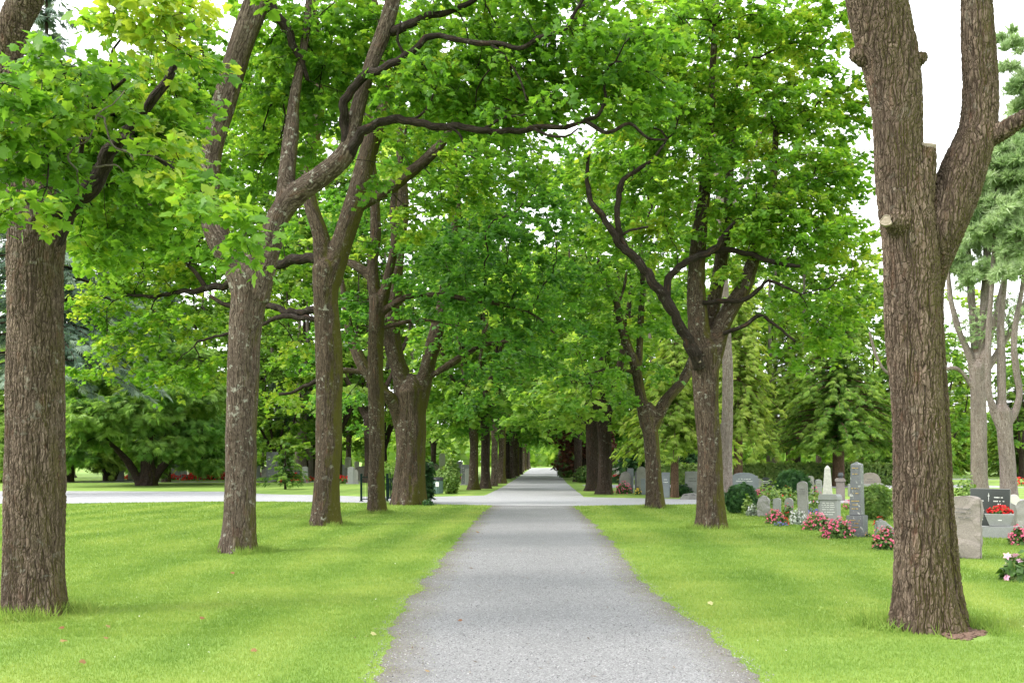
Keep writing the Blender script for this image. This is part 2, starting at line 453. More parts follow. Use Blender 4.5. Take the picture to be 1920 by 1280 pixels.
def leaves_on(mb, tpl, tp, tdir, n_per, spread, size, rg, centre, lean=.25, twigs=5, flat=.5, vbase=.5, vspread=.22, droop=.3, twmb=None, twr=.003, jit=.06):
    n = len(tp)
    out = tp - centre; out[:, 2] *= .3; out = nrm(out)
    az = rg.random((n, twigs)) * 2 * math.pi
    td = np.stack([np.cos(az), np.sin(az), rg.normal(size=az.shape) * .3 - .12], -1)
    td = nrm(td + .45 * out[:, None] + .35 * tdir[:, None])
    tl = spread * (.55 + .6 * rg.random((n, twigs)))
    k = n_per
    ti = rg.integers(0, twigs, (n, k))
    D = np.take_along_axis(td, ti[..., None], 1); Ln = np.take_along_axis(tl, ti, 1)
    t = .15 + .95 * rg.random((n, k)) ** .75
    pos = tp[:, None] + D * (Ln * t)[..., None] + rg.normal(size=(n, k, 3)) * np.array([jit, jit, jit * .6])
    pos[..., 2] -= .25 * (Ln * t) ** 2 / max(spread, .1)
    pos = pos.reshape(-1, 3)
    m = len(pos)
    no = np.array([0, 0, 1.0]) + rg.normal(size=(m, 3)) * flat + lean * np.repeat(out, k, 0)
    dr = D.reshape(-1, 3) + rg.normal(size=(m, 3)) * .7 + np.array([0, 0, -droop])
    var = np.clip(vbase + np.repeat(rg.normal(size=n) * vspread * .8, k) + rg.normal(size=m) * vspread * .6, 0, 1)
    sz = size * (.5 + .8 * rg.random(m))
    if tpl is MAPLE:
        q = rg.random(m) < .55
        for t_, q_ in ((MAPLE, q), (MAPLE_B, ~q)): scatter(mb, t_, pos[q_], no[q_], dr[q_], sz[q_], var[q_], width=.8 + .35 * rg.random(q_.sum()))
    else: scatter(mb, tpl, pos, no, dr, sz, var, width=.8 + .4 * rg.random(m))
    if twmb is not None:
        for i in range(n):
            for j in range(twigs):
                p = np.linspace(0, 1, 3)[:, None] * (td[i, j] * tl[i, j]) + tp[i]; p[:, 2] -= .25 * (np.linspace(0, 1, 3) * tl[i, j]) ** 2 / max(spread, .1)
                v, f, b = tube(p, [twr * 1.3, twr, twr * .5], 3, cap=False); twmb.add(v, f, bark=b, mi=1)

def px_limb(Y0, spec):
    """spec: (px, py, dY, width_px)"""
    pts = [P(x, y, Y0 + d) for x, y, d, w in spec]
    rad = [max(.006, w * .5 / F * (Y0 + d)) for x, y, d, w in spec]
    return np.array(pts), np.array(rad)

def branches_mesh(mb, PP, RAD, chains, nl, rg, minr=0.0, limb_r=None):
    for ch in chains:
        r = RAD[ch].copy()
        r[0] = min(r[0], r[1] * 1.25)
        r = np.maximum(r, .0035)
        if r.max() < minr: continue
        sides = 3 if r.max() < .008 else 5 if r.max() < .02 else 8
        p = PP[ch]
        if len(ch) == 2: p = np.vstack([p[0], p.mean(0), p[1]]); r = np.array([r[0], r.mean(), r[1]])
        v, f, b = tube(p, r, sides, cap=False, seed=float(rg.random() * 20))
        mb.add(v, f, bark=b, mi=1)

def make_tree(name, base, limbs, blobs, label, cat='tree', group=None, barkm=None, leafm=None, tpl=STAR, leaf=.15, lp=45, spread=.42,
              spacing=.55, vox=.03, amp=.0, near=False, attach=2.0, seed=1, centre=None, extra=None, flat=.5, vbase=.5, twigs_mesh=False, tip=.006, ex=.44,
              fuse_min=.05, droop=.3, vspread=.22, lean=.25, upright=False, limbm=None):
    rg = np.random.default_rng(seed)
    root = thing(name, base, label, cat, group)
    p0, r0 = limbs[0]
    if r0[-1] > .15:
        d0 = nrm(p0[-1] - p0[-2]); limbs = [(np.vstack([p0, p0[-1] + d0 * r0[-1] * .6, p0[-1] + d0 * r0[-1] * 1.1]), np.append(r0, [r0[-1] * .72, r0[-1] * .3]))] + list(limbs[1:])
    thick = [l for l in limbs if l[1].max() > fuse_min]
    thin = [l for l in limbs if l[1].max() <= fuse_min]
    wood = MB()
    V, fs, B = remesh_limbs(thick, vox, float(rg.random() * 30), amp, near, upright)
    wood.add(V, fs, bark=B, var=1.0)
    for pts, r in thin:
        p, rr = smooth_poly(pts, r, .1)
        k_ = np.minimum(rr, .08) * .8 * np.minimum(np.arange(len(p)) / 4.0, 1)
        p = p + np.stack([noise(p * 2.6 + 3 + a_ * 17) + .7 * noise(p * 5.5 + 7 + a_ * 11) for a_ in range(3)], -1) * k_[:, None]; rr = rr * (1 + .16 * noise(p * 5.0))
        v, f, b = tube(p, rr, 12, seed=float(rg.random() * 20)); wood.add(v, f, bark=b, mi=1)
    T, sp_of = [], []
    leafmb = MB()
    specs = []
    for bl in blobs:
        c, r = np.array(bl[0]), np.array(bl[1]); opt = bl[2] if len(bl) > 2 else {}
        t = poisson((c, r), opt.get('spacing', spacing), rg)
        specs.append((len(t), opt)); T.append(t)
    if T:
        TT = np.vstack(T)
        PP, RAD, chains, nl, tips, DIR = grow(limbs, TT, rg, attach_from=attach, tip=tip, ex=ex)
        branches_mesh(wood, PP, RAD, chains, nl, rg)
        order = {tuple(np.round(p, 5)): i for i, p in enumerate(PP)}
        cc = np.array(centre) if centre is not None else TT.mean(0)
        a = 0
        tipdir = {tuple(np.round(PP[i], 4)): DIR[i] for i in tips}
        for (n, opt), t in zip(specs, T):
            td = np.array([tipdir.get(tuple(np.round(p, 4)), (0, 0, 1)) for p in t])
            s = opt.get('scale', 1.0)
            leaves_on(leafmb, opt.get('tpl', tpl), t, td, int(opt.get('lp', lp)), spread * opt.get('sp', 1.0), leaf * s, rg, cc, flat=flat, vbase=opt.get('vbase', vbase),
                      twmb=wood if (twigs_mesh and opt.get('twigs', True)) else None, droop=droop, vspread=vspread, lean=lean)
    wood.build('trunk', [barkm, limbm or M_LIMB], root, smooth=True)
    if leafmb.n: leafmb.build('crown', leafm, root)
    return root
# ================================================================ materials for plants
LT_ = (1.6, 1.55, .85)
M_LEAF = leaf_mat('maple_leaf', [(0, (.062, .158, .02)), (.45, (.115, .255, .028)), (.8, (.185, .325, .036)), (1, (.3, .38, .05))], trans=.58, tint=LT_)
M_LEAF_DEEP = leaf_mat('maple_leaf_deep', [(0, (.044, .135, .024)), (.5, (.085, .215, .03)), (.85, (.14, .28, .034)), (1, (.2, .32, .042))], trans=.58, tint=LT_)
M_LEAF_FAR = leaf_mat('far_leaf', [(0, (.075, .175, .028)), (.5, (.15, .28, .042)), (1, (.26, .37, .065))], objvar=.4, trans=.58, tint=LT_)
M_LEAF_LIME = leaf_mat('lime_leaf', [(0, (.13, .235, .04)), (.5, (.23, .36, .07)), (1, (.35, .43, .12))], objvar=.3, trans=.58, tint=LT_)
M_CYPRESS = leaf_mat('cypress_spray', [(0, (.04, .11, .016)), (.5, (.11, .22, .03)), (1, (.26, .38, .07))], trans=.38)
M_CYP_LIGHT = leaf_mat('pale_cypress_spray', [(0, (.12, .22, .035)), (.5, (.22, .34, .06)), (1, (.38, .46, .12))], trans=.5)
M_CYP_LAWN = leaf_mat('fresh_cypress_spray', [(0, (.05, .14, .025)), (.5, (.125, .26, .05)), (1, (.27, .41, .11))], trans=.45)
M_CYP_DARK = leaf_mat('dark_conifer_spray', [(0, (.01, .04, .012)), (.5, (.025, .085, .02)), (1, (.06, .15, .035))], trans=.2)
M_SPRUCE_BLUE = leaf_mat('blue_spruce_needles', [(0, (.05, .1, .065)), (.5, (.13, .2, .15)), (1, (.3, .38, .31))], trans=.2)
M_PINE = leaf_mat('pine_needles', [(0, (.16, .27, .11)), (.5, (.31, .43, .2)), (1, (.46, .57, .32))], trans=.4, tint=(1.2, 1.2, 1.0))
M_COPPER = leaf_mat('copper_beech_leaf', [(0, (.035, .012, .008)), (.5, (.075, .025, .015)), (1, (.13, .05, .025))], trans=.3, tint=(1.4, .9, .7))
M_BARK = bark_mat('maple_bark', lichen=.55, moss=.8, lo=.62)
M_BARK_NEAR = bark_mat('near_maple_bark', base=(.105, .075, .056), pale=(.24, .184, .145), lichen=.3, moss=.8, lo=.62, disp=.022, plate=1.2)
M_BARK_RIGHT = bark_mat('ridged_maple_bark', base=(.1, .07, .051), pale=(.245, .188, .145), lichen=.15, moss=.92, lo=.55, ring=1.05, mossdir=(1.7, .4, 0), disp=.025)
M_BARK_MOSSY = bark_mat('mossy_maple_bark', base=(.075, .055, .038), pale=(.165, .128, .096), lichen=.7, moss=.85, lo=.5, mossdir=(1.2, .3, .1))
M_BARK_LICHEN = bark_mat('lichened_maple_bark', base=(.105, .077, .058), pale=(.235, .188, .152), lichen=.75, moss=.75, lo=.6)
M_BARK_DARK = bark_mat('dark_bark', base=(.045, .033, .025), pale=(.09, .068, .053), dark=(.015, .01, .008), lichen=.2, moss=.6, lo=.6)
M_BARK_GREY = bark_mat('grey_pine_bark', base=(.24, .2, .175), pale=(.37, .32, .285), dark=(.11, .085, .07), lichen=.5, moss=.1, lo=.8)
M_BARK_CYP = bark_mat('cypress_bark', base=(.16, .1, .065), pale=(.27, .18, .125), dark=(.06, .035, .025), lichen=0, moss=.1, lo=.8)
M_LIMB = bark_mat('shaded_limb_bark', base=(.035, .027, .021), pale=(.075, .06, .05), dark=(.014, .01, .008), lichen=.2, moss=.3, lo=.65)  # limb and branch bark, the crown's shade put into its dark colour
M_CUT = stone_mat('cut_wood', (.22, .175, .13), (.34, .29, .23), 40, .95, .3, blotch=.3)

AV = 'maples lining the gravel path'
def B3(px, py, Y, rx, ry, rz, **o):
    return (P(px, py, Y), np.array([rx, ry, rz]), o)

# ================================================================ the eight near maples, limbs traced
# --- nearest on the left
Y = 10.4
L1 = [px_limb(Y, [(62, 1200, 0, 110), (62, 1150, 0, 108), (63, 1030, 0, 105), (65, 900, 0, 106), (67, 700, 0, 99), (66, 500, 0, 95), (70, 420, 0, 99), (52, 330, 0, 80), (25, 220, 0, 68), (14, 120, 0, 58), (30, 40, -.1, 55), (75, -60, -.2, 49), (105, -230, -.1, 42), (110, -520, .2, 22)]),
      px_limb(Y, [(88, 460, 0, 52), (120, 397, 0, 40), (150, 372, -.1, 36), (172, 352, -.15, 34), (182, 318, -.2, 29), (214, 272, -.3, 27), (250, 237, -.4, 20), (300, 170, -.6, 18), (330, 90, -.8, 12), (340, -20, -.9, 8)]),
      px_limb(Y, [(30, 250, -.2, 26), (62, 175, -.6, 18), (100, 200, -.9, 17), (128, 168, -1.1, 11), (150, 160, -1.2, 6)]),
      px_limb(Y, [(100, 410, -.1, 12), (140, 330, -.5, 10), (172, 210, -.8, 8), (235, 150, -1., 6)]),
      px_limb(Y, [(30, -60, 0, 40), (-120, -200, -.2, 30), (-300, -350, -.1, 18)]),
      px_limb(Y, [(230, 255, -.4, 14), (300, 300, -.9, 9), (390, 370, -1.3, 6), (450, 420, -1.6, 4)])]
b1 = [B3(50, 250, 9.0, .35, .5, .35), B3(110, 150, 9.2, .5, .5, .3), B3(60, 175, 8.6, .35, .5, .25), B3(15, 300, 8.7, .35, .5, .4), B3(30, 385, 8.3, .26, .3, .12, vbase=.68),
      B3(230, 170, 11.2, .6, .7, .4), B3(150, 260, 11.6, .7, .7, .5), B3(260, 330, 11.8, .7, .7, .6), B3(290, 260, 9.6, .3, .4, .3), B3(340, 330, 9., .35, .5, .28), B3(395, 380, 8.6, .28, .4, .2), B3(445, 425, 8.4, .22, .3, .16), B3(478, 455, 8.3, .12, .2, .1),
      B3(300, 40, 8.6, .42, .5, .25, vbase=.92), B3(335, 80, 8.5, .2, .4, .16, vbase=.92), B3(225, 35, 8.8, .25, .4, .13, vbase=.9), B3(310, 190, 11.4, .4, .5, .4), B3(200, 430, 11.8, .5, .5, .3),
      (np.array([-4.6, 10.2, 8.9]), np.array([3.4, 2.2, 1.6]), dict(spacing=1.0, scale=1.5, lp=20, twigs=False)), (np.array([-6.5, 10.4, 11.5]), np.array([3.6, 3.6, 2.8]), dict(spacing=1.5, scale=1.9, lp=22, twigs=False))]
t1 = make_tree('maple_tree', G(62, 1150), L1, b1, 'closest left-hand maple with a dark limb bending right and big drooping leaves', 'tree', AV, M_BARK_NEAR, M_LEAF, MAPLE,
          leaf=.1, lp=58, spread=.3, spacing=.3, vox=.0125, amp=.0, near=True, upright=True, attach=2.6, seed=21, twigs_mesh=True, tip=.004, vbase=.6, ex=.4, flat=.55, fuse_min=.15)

mb = MB()
for tw in ([(91, 396), (134, 380), (148, 353), (144, 319), (128, 302), (134, 282), (168, 259), (181, 218), (210, 196), (235, 171)], [(181, 218), (195, 222), (202, 249), (218, 279), (279, 292), (329, 306)], [(144, 319), (180, 314), (215, 309), (232, 322)], [(181, 218), (150, 205), (118, 188), (95, 190)], [(168, 259), (130, 262), (100, 280)], [(218, 279), (240, 285), (250, 300)]):
    p, r = smooth_poly(px_limb(9.3, [(x, y, -.05 * i, 1) for i, (x, y) in enumerate(tw)])[0], np.linspace(.012, .005, len(tw)), .06)
    p[1:] += rng.normal(size=(len(p) - 1, 3)) * .006
    v, f, b_ = tube(p, r, 6); mb.add(v, f, bark=b_)
mb.build('dead_twigs', M_BARK_GREY, t1, smooth=True)
# --- second on the left
Y = 17.3
L2 = [px_limb(Y, [(449, 1055, 0, 66), (449, 1035, 0, 66), (449, 990, 0, 62), (451, 900, 0, 58), (452, 800, 0, 57), (455, 700, 0, 57), (459, 620, 0, 59), (467, 560, 0, 64), (470, 515, 0, 74)]),
      px_limb(Y, [(466, 560, 0, 56), (443, 497, 0, 52), (414, 452, 0, 47), (397, 400, 0.1, 42), (395, 330, .1, 38), (402, 262, .1, 37), (422, 185, .1, 44), (445, 110, .1, 44), (475, 20, .1, 44), (492, -45, .1, 38), (530, -260, 0, 26), (540, -520, 0, 12)]),
      px_limb(Y, [(476, 560, 0, 58), (504, 470, 0, 42), (524, 405, 0, 42), (560, 362, 0, 43), (610, 325, -.1, 38), (650, 285, -.2, 36), (662, 235, -.2, 30), (678, 180, -.2, 27), (694, 134, -.2, 26), (727, 34, -.2, 28), (738, -30, -.2, 26), (745, -200, 0, 20), (740, -420, 0, 10)]),
      px_limb(Y, [(532, 400, 0, 38), (540, 320, .1, 32), (546, 255, .2, 28), (552, 180, .3, 20), (575, 60, .5, 14), (580, -100, .6, 9)]),
      px_limb(Y, [(652, 290, -.2, 24), (678, 254, -.4, 19), (705, 236, -.5, 17), (741, 225, -.6, 15), (790, 230, -.8, 14), (808, 236, -.8, 13), (875, 239, -1., 13), (930, 249, -1.1, 12), (965, 245, -1.1, 11), (1020, 237, -1.2, 10), (1052, 240, -1.3, 9), (1087, 227, -1.3, 8), (1122, 216, -1.3, 7), (1135, 185, -1.3, 6), (1134, 160, -1.3, 5), (1141, 125, -1.3, 4)]),
      px_limb(Y, [(840, 237, -.9, 6), (862, 252, -1., 5), (872, 285, -1.1, 3)]), px_limb(Y, [(905, 244, -1.05, 7), (940, 222, -1.2, 5), (985, 214, -1.3, 4), (1010, 190, -1.4, 3)]), px_limb(Y, [(1000, 240, -1.2, 6), (1030, 255, -1.3, 5), (1062, 256, -1.4, 4), (1085, 240, -1.4, 3)]),
      px_limb(Y, [(770, 228, -.7, 6), (800, 205, -.9, 5), (815, 170, -1., 3)]), px_limb(Y, [(920, 82, -1.3, 6), (950, 110, -1.4, 5), (975, 150, -1.5, 4), (988, 190, -1.5, 3)]), px_limb(Y, [(760, 106, -.9, 6), (745, 75, -1., 5), (752, 40, -1.1, 3)]),
      px_limb(Y, [(1095, 226, -1.3, 8), (1140, 248, -1.3, 7), (1180, 232, -1.4, 6), (1215, 258, -1.4, 5), (1250, 262, -1.5, 4)]),
      px_limb(Y, [(655, 285, -.2, 24), (646, 245, -.3, 19), (641, 205, -.4, 17), (655, 176, -.5, 16), (684, 144, -.6, 16), (715, 132, -.8, 15), (751, 109, -.9, 14), (786, 84, -1., 12), (808, 67, -1., 11), (840, 70, -1.1, 10), (875, 80, -1.2, 10), (930, 82, -1.3, 9), (976, 90, -1.4, 9), (1020, 68, -1.5, 8), (1060, 52, -1.5, 7), (1095, -5, -1.6, 6), (1110, -60, -1.6, 4)]),
      px_limb(Y, [(492, -20, .1, 22), (515, 20, .1, 19), (537, 60, .2, 17), (556, 92, .3, 13), (575, 150, .4, 7)]),
      px_limb(Y, [(735, 60, -.2, 18), (775, 45, -.4, 15), (830, 25, -.6, 12), (880, 5, -.8, 9), (950, -40, -1, 6)])]
b2 = [B3(570, 120, 18.2, .8, .8, .7), B3(630, 60, 18.2, .8, .8, .6), B3(620, 180, 18.4, .8, .8, .5), B3(770, 165, 17.2, .8, .9, .45), B3(840, 40, 17.2, .8, .9, .4), B3(850, 160, 17.3, .8, .9, .5), B3(940, 150, 17, .9, 1, .7), B3(1030, 130, 16.8, .9, 1, .6), B3(1130, 90, 16.5, .8, 1, .8), B3(1150, 190, 16.5, .5, .8, .45),
      B3(1220, 130, 16.5, .5, .9, .7), B3(870, 205, 17.2, .6, .7, .25), B3(1000, 205, 16.9, .6, .7, .25), B3(960, 30, 16.8, .8, 1, .45), B3(1060, 20, 16.6, .6, .8, .3), B3(520, 230, 18.9, .6, .8, .7), B3(470, 330, 19, .5, .8, .5), B3(560, 290, 18.8, .5, .6, .4), B3(360, 100, 18.6, .6, .9, .9), B3(340, 220, 18.4, .7, .9, .8), B3(250, 320, 18.8, .9, .9, .9),
      B3(310, 410, 18.4, .7, .8, .5), B3(200, 430, 18.6, .7, .9, .6), B3(720, 320, 17.3, .3, .4, .2), B3(560, 425, 16.6, .16, .25, .08), B3(520, 60, 18.4, .4, .8, .7), B3(740, 90, 18, .5, .6, .5), B3(690, 10, 18.2, .5, .6, .4), B3(790, 135, 15.8, .4, .4, .2, lp=45), B3(930, 215, 15.7, .4, .4, .16, lp=30), B3(1040, 190, 15.5, .4, .4, .2, lp=34), B3(1080, 60, 15.5, .4, .4, .2, lp=34), B3(880, 275, 16, .35, .4, .14, lp=28),
      (np.array([-3.2, 16.5, 11.6]), np.array([5.2, 2.6, 2.2]), dict(spacing=1.2, scale=1.6, lp=24, twigs=False)), (np.array([-4, 17.3, 14.5]), np.array([4, 3.5, 2.6]), dict(spacing=1.6, scale=2.0, lp=24, twigs=False))]
make_tree('maple_tree', G(449, 1035), L2, b2, 'second left maple, pale wide fork and one long limb reaching across the path', 'tree', AV, M_BARK_LICHEN, M_LEAF, MAPLE,
          leaf=.112, lp=66, spread=.4, spacing=.42, vox=.02, amp=.012, near=True, attach=3.4, seed=22, twigs_mesh=True, tip=.005, vbase=.5, flat=.6, fuse_min=.125)

# --- third on the left
Y = 24.3
L3 = [px_limb(Y, [(612, 1000, 0, 54), (612, 985, 0, 54), (612, 950, 0, 50), (615, 850, 0, 48), (618, 750, 0, 48), (616, 650, 0, 49), (611, 560, 0, 46), (612, 505, 0, 54)]),
      px_limb(Y, [(608, 530, 0, 40), (602, 450, 0, 32), (585, 390, 0, 27), (572, 330, .1, 25), (586, 270, .2, 24), (600, 190, .3, 20), (592, 60, .3, 16), (580, -60, .3, 10)]),
      px_limb(Y, [(618, 530, 0, 42), (642, 450, 0, 40), (662, 390, 0, 40), (677, 336, 0, 36), (698, 262, 0, 33), (717, 210, 0, 31), (724, 140, 0, 27), (715, 60, 0, 24), (690, -30, 0, 20), (670, -200, 0, 10)]),
      px_limb(Y, [(672, 385, 0, 26), (705, 368, -.2, 24), (750, 338, -.4, 22), (795, 302, -.6, 20), (835, 260, -.8, 18), (860, 220, -1, 17), (900, 190, -1.2, 12), (960, 150, -1.4, 7)]),
      px_limb(Y, [(606, 490, 0, 20), (560, 484, .3, 19), (520, 498, .6, 17), (470, 512, 1, 14), (425, 532, 1.4, 13), (385, 542, 1.8, 12), (340, 548, 2.0, 9), (285, 556, 2.2, 7), (230, 553, 2.5, 5)]),
      px_limb(Y, [(388, 542, 1.8, 9), (365, 508, 1.8, 8), (335, 484, 1.9, 5)]),
      px_limb(Y, [(600, 580, 0, 15), (545, 584, .5, 14), (500, 574, .8, 12), (430, 572, 1.2, 9), (395, 556, 1.3, 6)]),
      px_limb(Y, [(600, 600, 0, 10), (540, 592, .4, 10), (500, 605, .8, 7), (430, 625, 1, 6), (370, 640, 1.2, 4)]),
      px_limb(Y, [(640, 690, 0, 10), (560, 730, .8, 7), (525, 738, 1, 5)])]
b3 = [B3(300, 500, 26.80, 1.6, 1.2, .7), B3(210, 430, 27.00, 1.5, 1.2, .9), B3(200, 560, 26.80, 1.1, 1., .6), B3(330, 590, 26.40, 1.2, 1., .5), B3(230, 640, 26.60, 1.0, .9, .4), B3(370, 680, 26.20, .9, .8, .45), B3(180, 690, 26.60, .5, .7, .25), B3(310, 700, 26.40, .6, .7, .3),
      B3(390, 470, 26.20, .9, 1, .7), B3(550, 640, 25.60, .5, .6, .5), B3(530, 560, 25.80, .6, .7, .45), B3(540, 460, 25.80, .5, .7, .4), B3(520, 730, 25.80, .45, .6, .4),
      B3(300, 330, 26.80, 1.6, 1.3, 1.0), B3(420, 350, 26.60, .9, 1, .8), B3(480, 180, 26.10, .9, 1.2, 1.2), B3(760, 260, 24.40, .8, 1, .8), B3(860, 330, 24.00, 1.0, 1, .7), B3(780, 400, 24.40, .7, 1, .6), B3(920, 220, 23.80, 1, 1.1, .8), B3(960, 300, 23.80, .9, 1., .55),
      B3(680, 450, 24.60, .5, .6, .4), B3(780, 90, 24.40, 1.1, 1.2, 1), B3(620, 100, 25.10, .9, 1.2, 1.2), B3(920, 60, 24.20, 1.2, 1.2, .9),
      (np.array([-5, 24.5, 14.]), np.array([5.2, 3.5, 2.0]), dict(spacing=1.4, scale=1.7, lp=24, twigs=False)), (np.array([-4.3, 24.3, 16.6]), np.array([4, 3.5, 2]), dict(spacing=1.7, scale=2.0, lp=24, twigs=False))]
make_tree('maple_tree', G(612, 985), L3, b3, 'third left maple, slim trunk mossy on its right side, with a tight fork', 'tree', AV, M_BARK_MOSSY, M_LEAF, STAR,
          leaf=.135, lp=84, spread=.5, spacing=.52, vox=.028, amp=.01, near=True, attach=4.2, seed=23, tip=.006, vbase=.62, twigs_mesh=True, fuse_min=.145)

# --- fourth on the left
Y = 29.9
L4 = [px_limb(Y, [(706, 975, 0, 36), (706, 962, 0, 36), (706, 900, 0, 31), (706, 800, 0, 30), (704, 700, 0, 29), (706, 600, 0, 29), (707, 560, 0, 30)]),
      px_limb(Y, [(706, 590, 0, 26), (699, 500, 0, 20), (704, 430, 0, 21), (700, 340, 0, 18), (690, 220, 0, 14), (700, 60, 0, 10)]),
      px_limb(Y, [(710, 590, 0, 22), (728, 520, -.2, 18), (740, 450, -.3, 16), (738, 380, -.3, 13), (760, 250, -.4, 9)]),
      px_limb(Y, [(714, 590, 0, 12), (735, 572, -.2, 11), (770, 555, -.4, 11), (825, 553, -.6, 10), (880, 562, -.8, 9), (940, 570, -1, 8), (1000, 590, -1.2, 7), (1040, 625, -1.3, 5)]),
      px_limb(Y, [(716, 615, 0, 8), (760, 604, -.2, 7), (800, 600, -.4, 6), (850, 610, -.6, 4)]),
      px_limb(Y, [(698, 520, 0, 20), (668, 498, .2, 18), (640, 488, .5, 10)])]
b4 = [B3(800, 560, 29.2, .8, .9, .5), B3(880, 540, 29.0, 1, 1, .6), B3(960, 560, 28.8, 1, 1, .6), B3(1030, 600, 28.7, .9, 1, .6), B3(740, 520, 29.5, .5, .7, .3), B3(660, 560, 30.2, .7, .8, .5), B3(900, 460, 29, 1.2, 1.1, .8), B3(800, 460, 29.4, .9, 1, .6), B3(1000, 500, 28.8, 1, 1, .6), B3(960, 620, 28.8, .8, .9, .4),
      B3(640, 620, 30.3, .8, .8, .6), B3(1000, 420, 29, 1.2, 1.2, .8), B3(640, 400, 30.6, .8, 1, .9), B3(850, 200, 30, 1.6, 1.4, 1.2), B3(1020, 330, 29, 1.2, 1.2, .8),
      B3(600, 680, 30.6, .5, .6, .5), (np.array([-3.6, 30, 13.5]), np.array([4.6, 3, 3]), dict(spacing=1.4, scale=1.4, lp=24)), ]
make_tree('maple_tree', G(706, 962), L4, b4, 'thin fourth left maple, straight rusty-brown trunk just left of the broad one', 'tree', AV, M_BARK_MOSSY, M_LEAF_DEEP, STAR,
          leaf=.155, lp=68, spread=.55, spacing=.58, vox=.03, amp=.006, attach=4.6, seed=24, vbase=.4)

# --- broad fifth on the left
Y = 35.6
L5 = [px_limb(Y, [(768, 960, 0, 72), (768, 944, 0, 68), (769, 890, 0, 58), (770, 830, 0, 54), (771, 760, 0, 56), (771, 735, 0, 60)]),
      px_limb(Y, [(764, 770, 0, 40), (750, 700, 0, 34), (737, 640, 0, 32), (738, 560, 0, 30), (746, 480, 0, 28), (754, 400, 0, 24), (752, 300, 0, 18), (745, 150, 0, 12)]),
      px_limb(Y, [(780, 770, 0, 38), (797, 705, 0, 30), (814, 640, 0, 26), (832, 570, 0, 22), (842, 500, 0, 22), (850, 435, 0, 22), (856, 380, 0, 16), (850, 250, 0, 10)]),
      px_limb(Y, [(752, 800, 0, 26), (735, 752, -.3, 24), (700, 715, -.5, 24), (672, 665, -.5, 20), (656, 615, -.5, 16), (640, 520, -.4, 10)]),
      px_limb(Y, [(798, 712, 0, 12), (840, 685, -.3, 10), (880, 660, -.5, 9), (915, 645, -.8, 8), (980, 638, -1.2, 5)]),
      px_limb(Y, [(910, 648, -.8, 6), (908, 630, -.8, 5), (915, 605, -.8, 4)]),
      px_limb(Y, [(690, 700, -.5, 10), (650, 694, -.6, 8), (620, 700, -.8, 5)])]
b5 = [B3(940, 680, 34.4, 1.2, 1.2, .6), B3(860, 640, 34.8, 1, 1, .6), B3(1000, 640, 34.2, 1, 1, .6), B3(860, 560, 35, 1.2, 1.2, .9), B3(700, 590, 35.6, .9, 1, .7), B3(900, 450, 35.4, 1.5, 1.4, 1.1), B3(800, 480, 36, 1., 1.2, .8), B3(1050, 680, 34.4, .8, .9, .5), B3(1040, 540, 34.8, 1.3, 1.2, .9),
      B3(870, 740, 35.2, .8, .8, .5), B3(640, 740, 35.8, .7, .8, .6), B3(700, 400, 36.5, 1.3, 1.4, 1.3), B3(960, 360, 36, 1.6, 1.5, 1.3), B3(860, 280, 36.5, 1.7, 1.5, 1.5), B3(680, 800, 36.5, .5, .6, .4),
      (np.array([-3.4, 36, 14]), np.array([4.8, 3.5, 3.4]), dict(spacing=1.4, scale=1.4, lp=24))]
make_tree('maple_tree', G(768, 944), L5, b5, 'broad furrowed maple beside the green gate, its thick trunk splitting into three stems', 'tree', AV, M_BARK_MOSSY, M_LEAF_DEEP, STAR,
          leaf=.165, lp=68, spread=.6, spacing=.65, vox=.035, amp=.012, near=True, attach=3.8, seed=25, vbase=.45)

# --- nearest on the right
Y = 9.4
R1 = [px_limb(Y, [(1735, 1215, 0, 113), (1733, 1170, 0, 109), (1731, 1090, 0, 98), (1730, 1000, 0, 94), (1722, 800, 0, 94), (1712, 600, 0, 97), (1706, 450, 0, 97), (1697, 380, 0, 95), (1686, 280, 0, 90), (1680, 200, 0, 92), (1665, 100, 0, 100), (1642, 0, 0, 104), (1628, -100, 0, 94), (1610, -320, 0, 67), (1600, -620, 0, 34)]),
      px_limb(Y, [(1776, 1180, .24, 46), (1774, 1080, .22, 42), (1770, 950, .2, 40), (1762, 800, .18, 40), (1752, 650, .16, 42), (1748, 530, .1, 52), (1765, 440, .0, 80), (1792, 360, 0, 88), (1817, 292, 0, 80), (1836, 235, 0, 66), (1839, 150, 0, 64), (1834, 60, 0, 64), (1829, -60, 0, 60), (1820, -300, 0, 42), (1830, -600, 0, 20)]),
      px_limb(Y, [(1838, 266, 0, 44), (1872, 250, -.1, 36), (1902, 232, -.2, 29), (1960, 198, -.3, 25), (2060, 140, -.4, 18), (2200, 20, -.5, 10)]),
      px_limb(Y, [(1695, 114, -.05, 36), (1716, 113, -.08, 25), (1728, 110, -.1, 20), (1735, 104, -.1, 15)]),
      px_limb(Y, [(1718, 370, -.06, 62), (1734, 315, -.1, 46), (1740, 276, -.12, 36)]),
      px_limb(Y, [(1632, 112, 0, 36), (1602, 102, 0, 24), (1596, 94, 0, 10)]),
      px_limb(Y, [(1694, 428, -.08, 66), (1674, 417, -.2, 34), (1664, 414, -.25, 26)])]
bR1 = [(np.array([4.2, 10, 10.6]), np.array([4.2, 3., 2.2]), dict(spacing=1.0, lp=30)), (np.array([4.2, 9.4, 13.2]), np.array([3.6, 3.6, 2.4]), dict(spacing=1.4, scale=1.3, lp=30))]
r1 = make_tree('maple_tree', G(1735, 1175), R1, bR1, 'closest right-hand maple, deeply ridged mossy double trunk with sawn-off limbs', 'tree', AV, M_BARK_RIGHT, M_LEAF, STAR,
               leaf=.2, lp=30, spread=.5, spacing=.6, vox=.0115, amp=.0, near=True, upright=True, attach=6.5, seed=26)
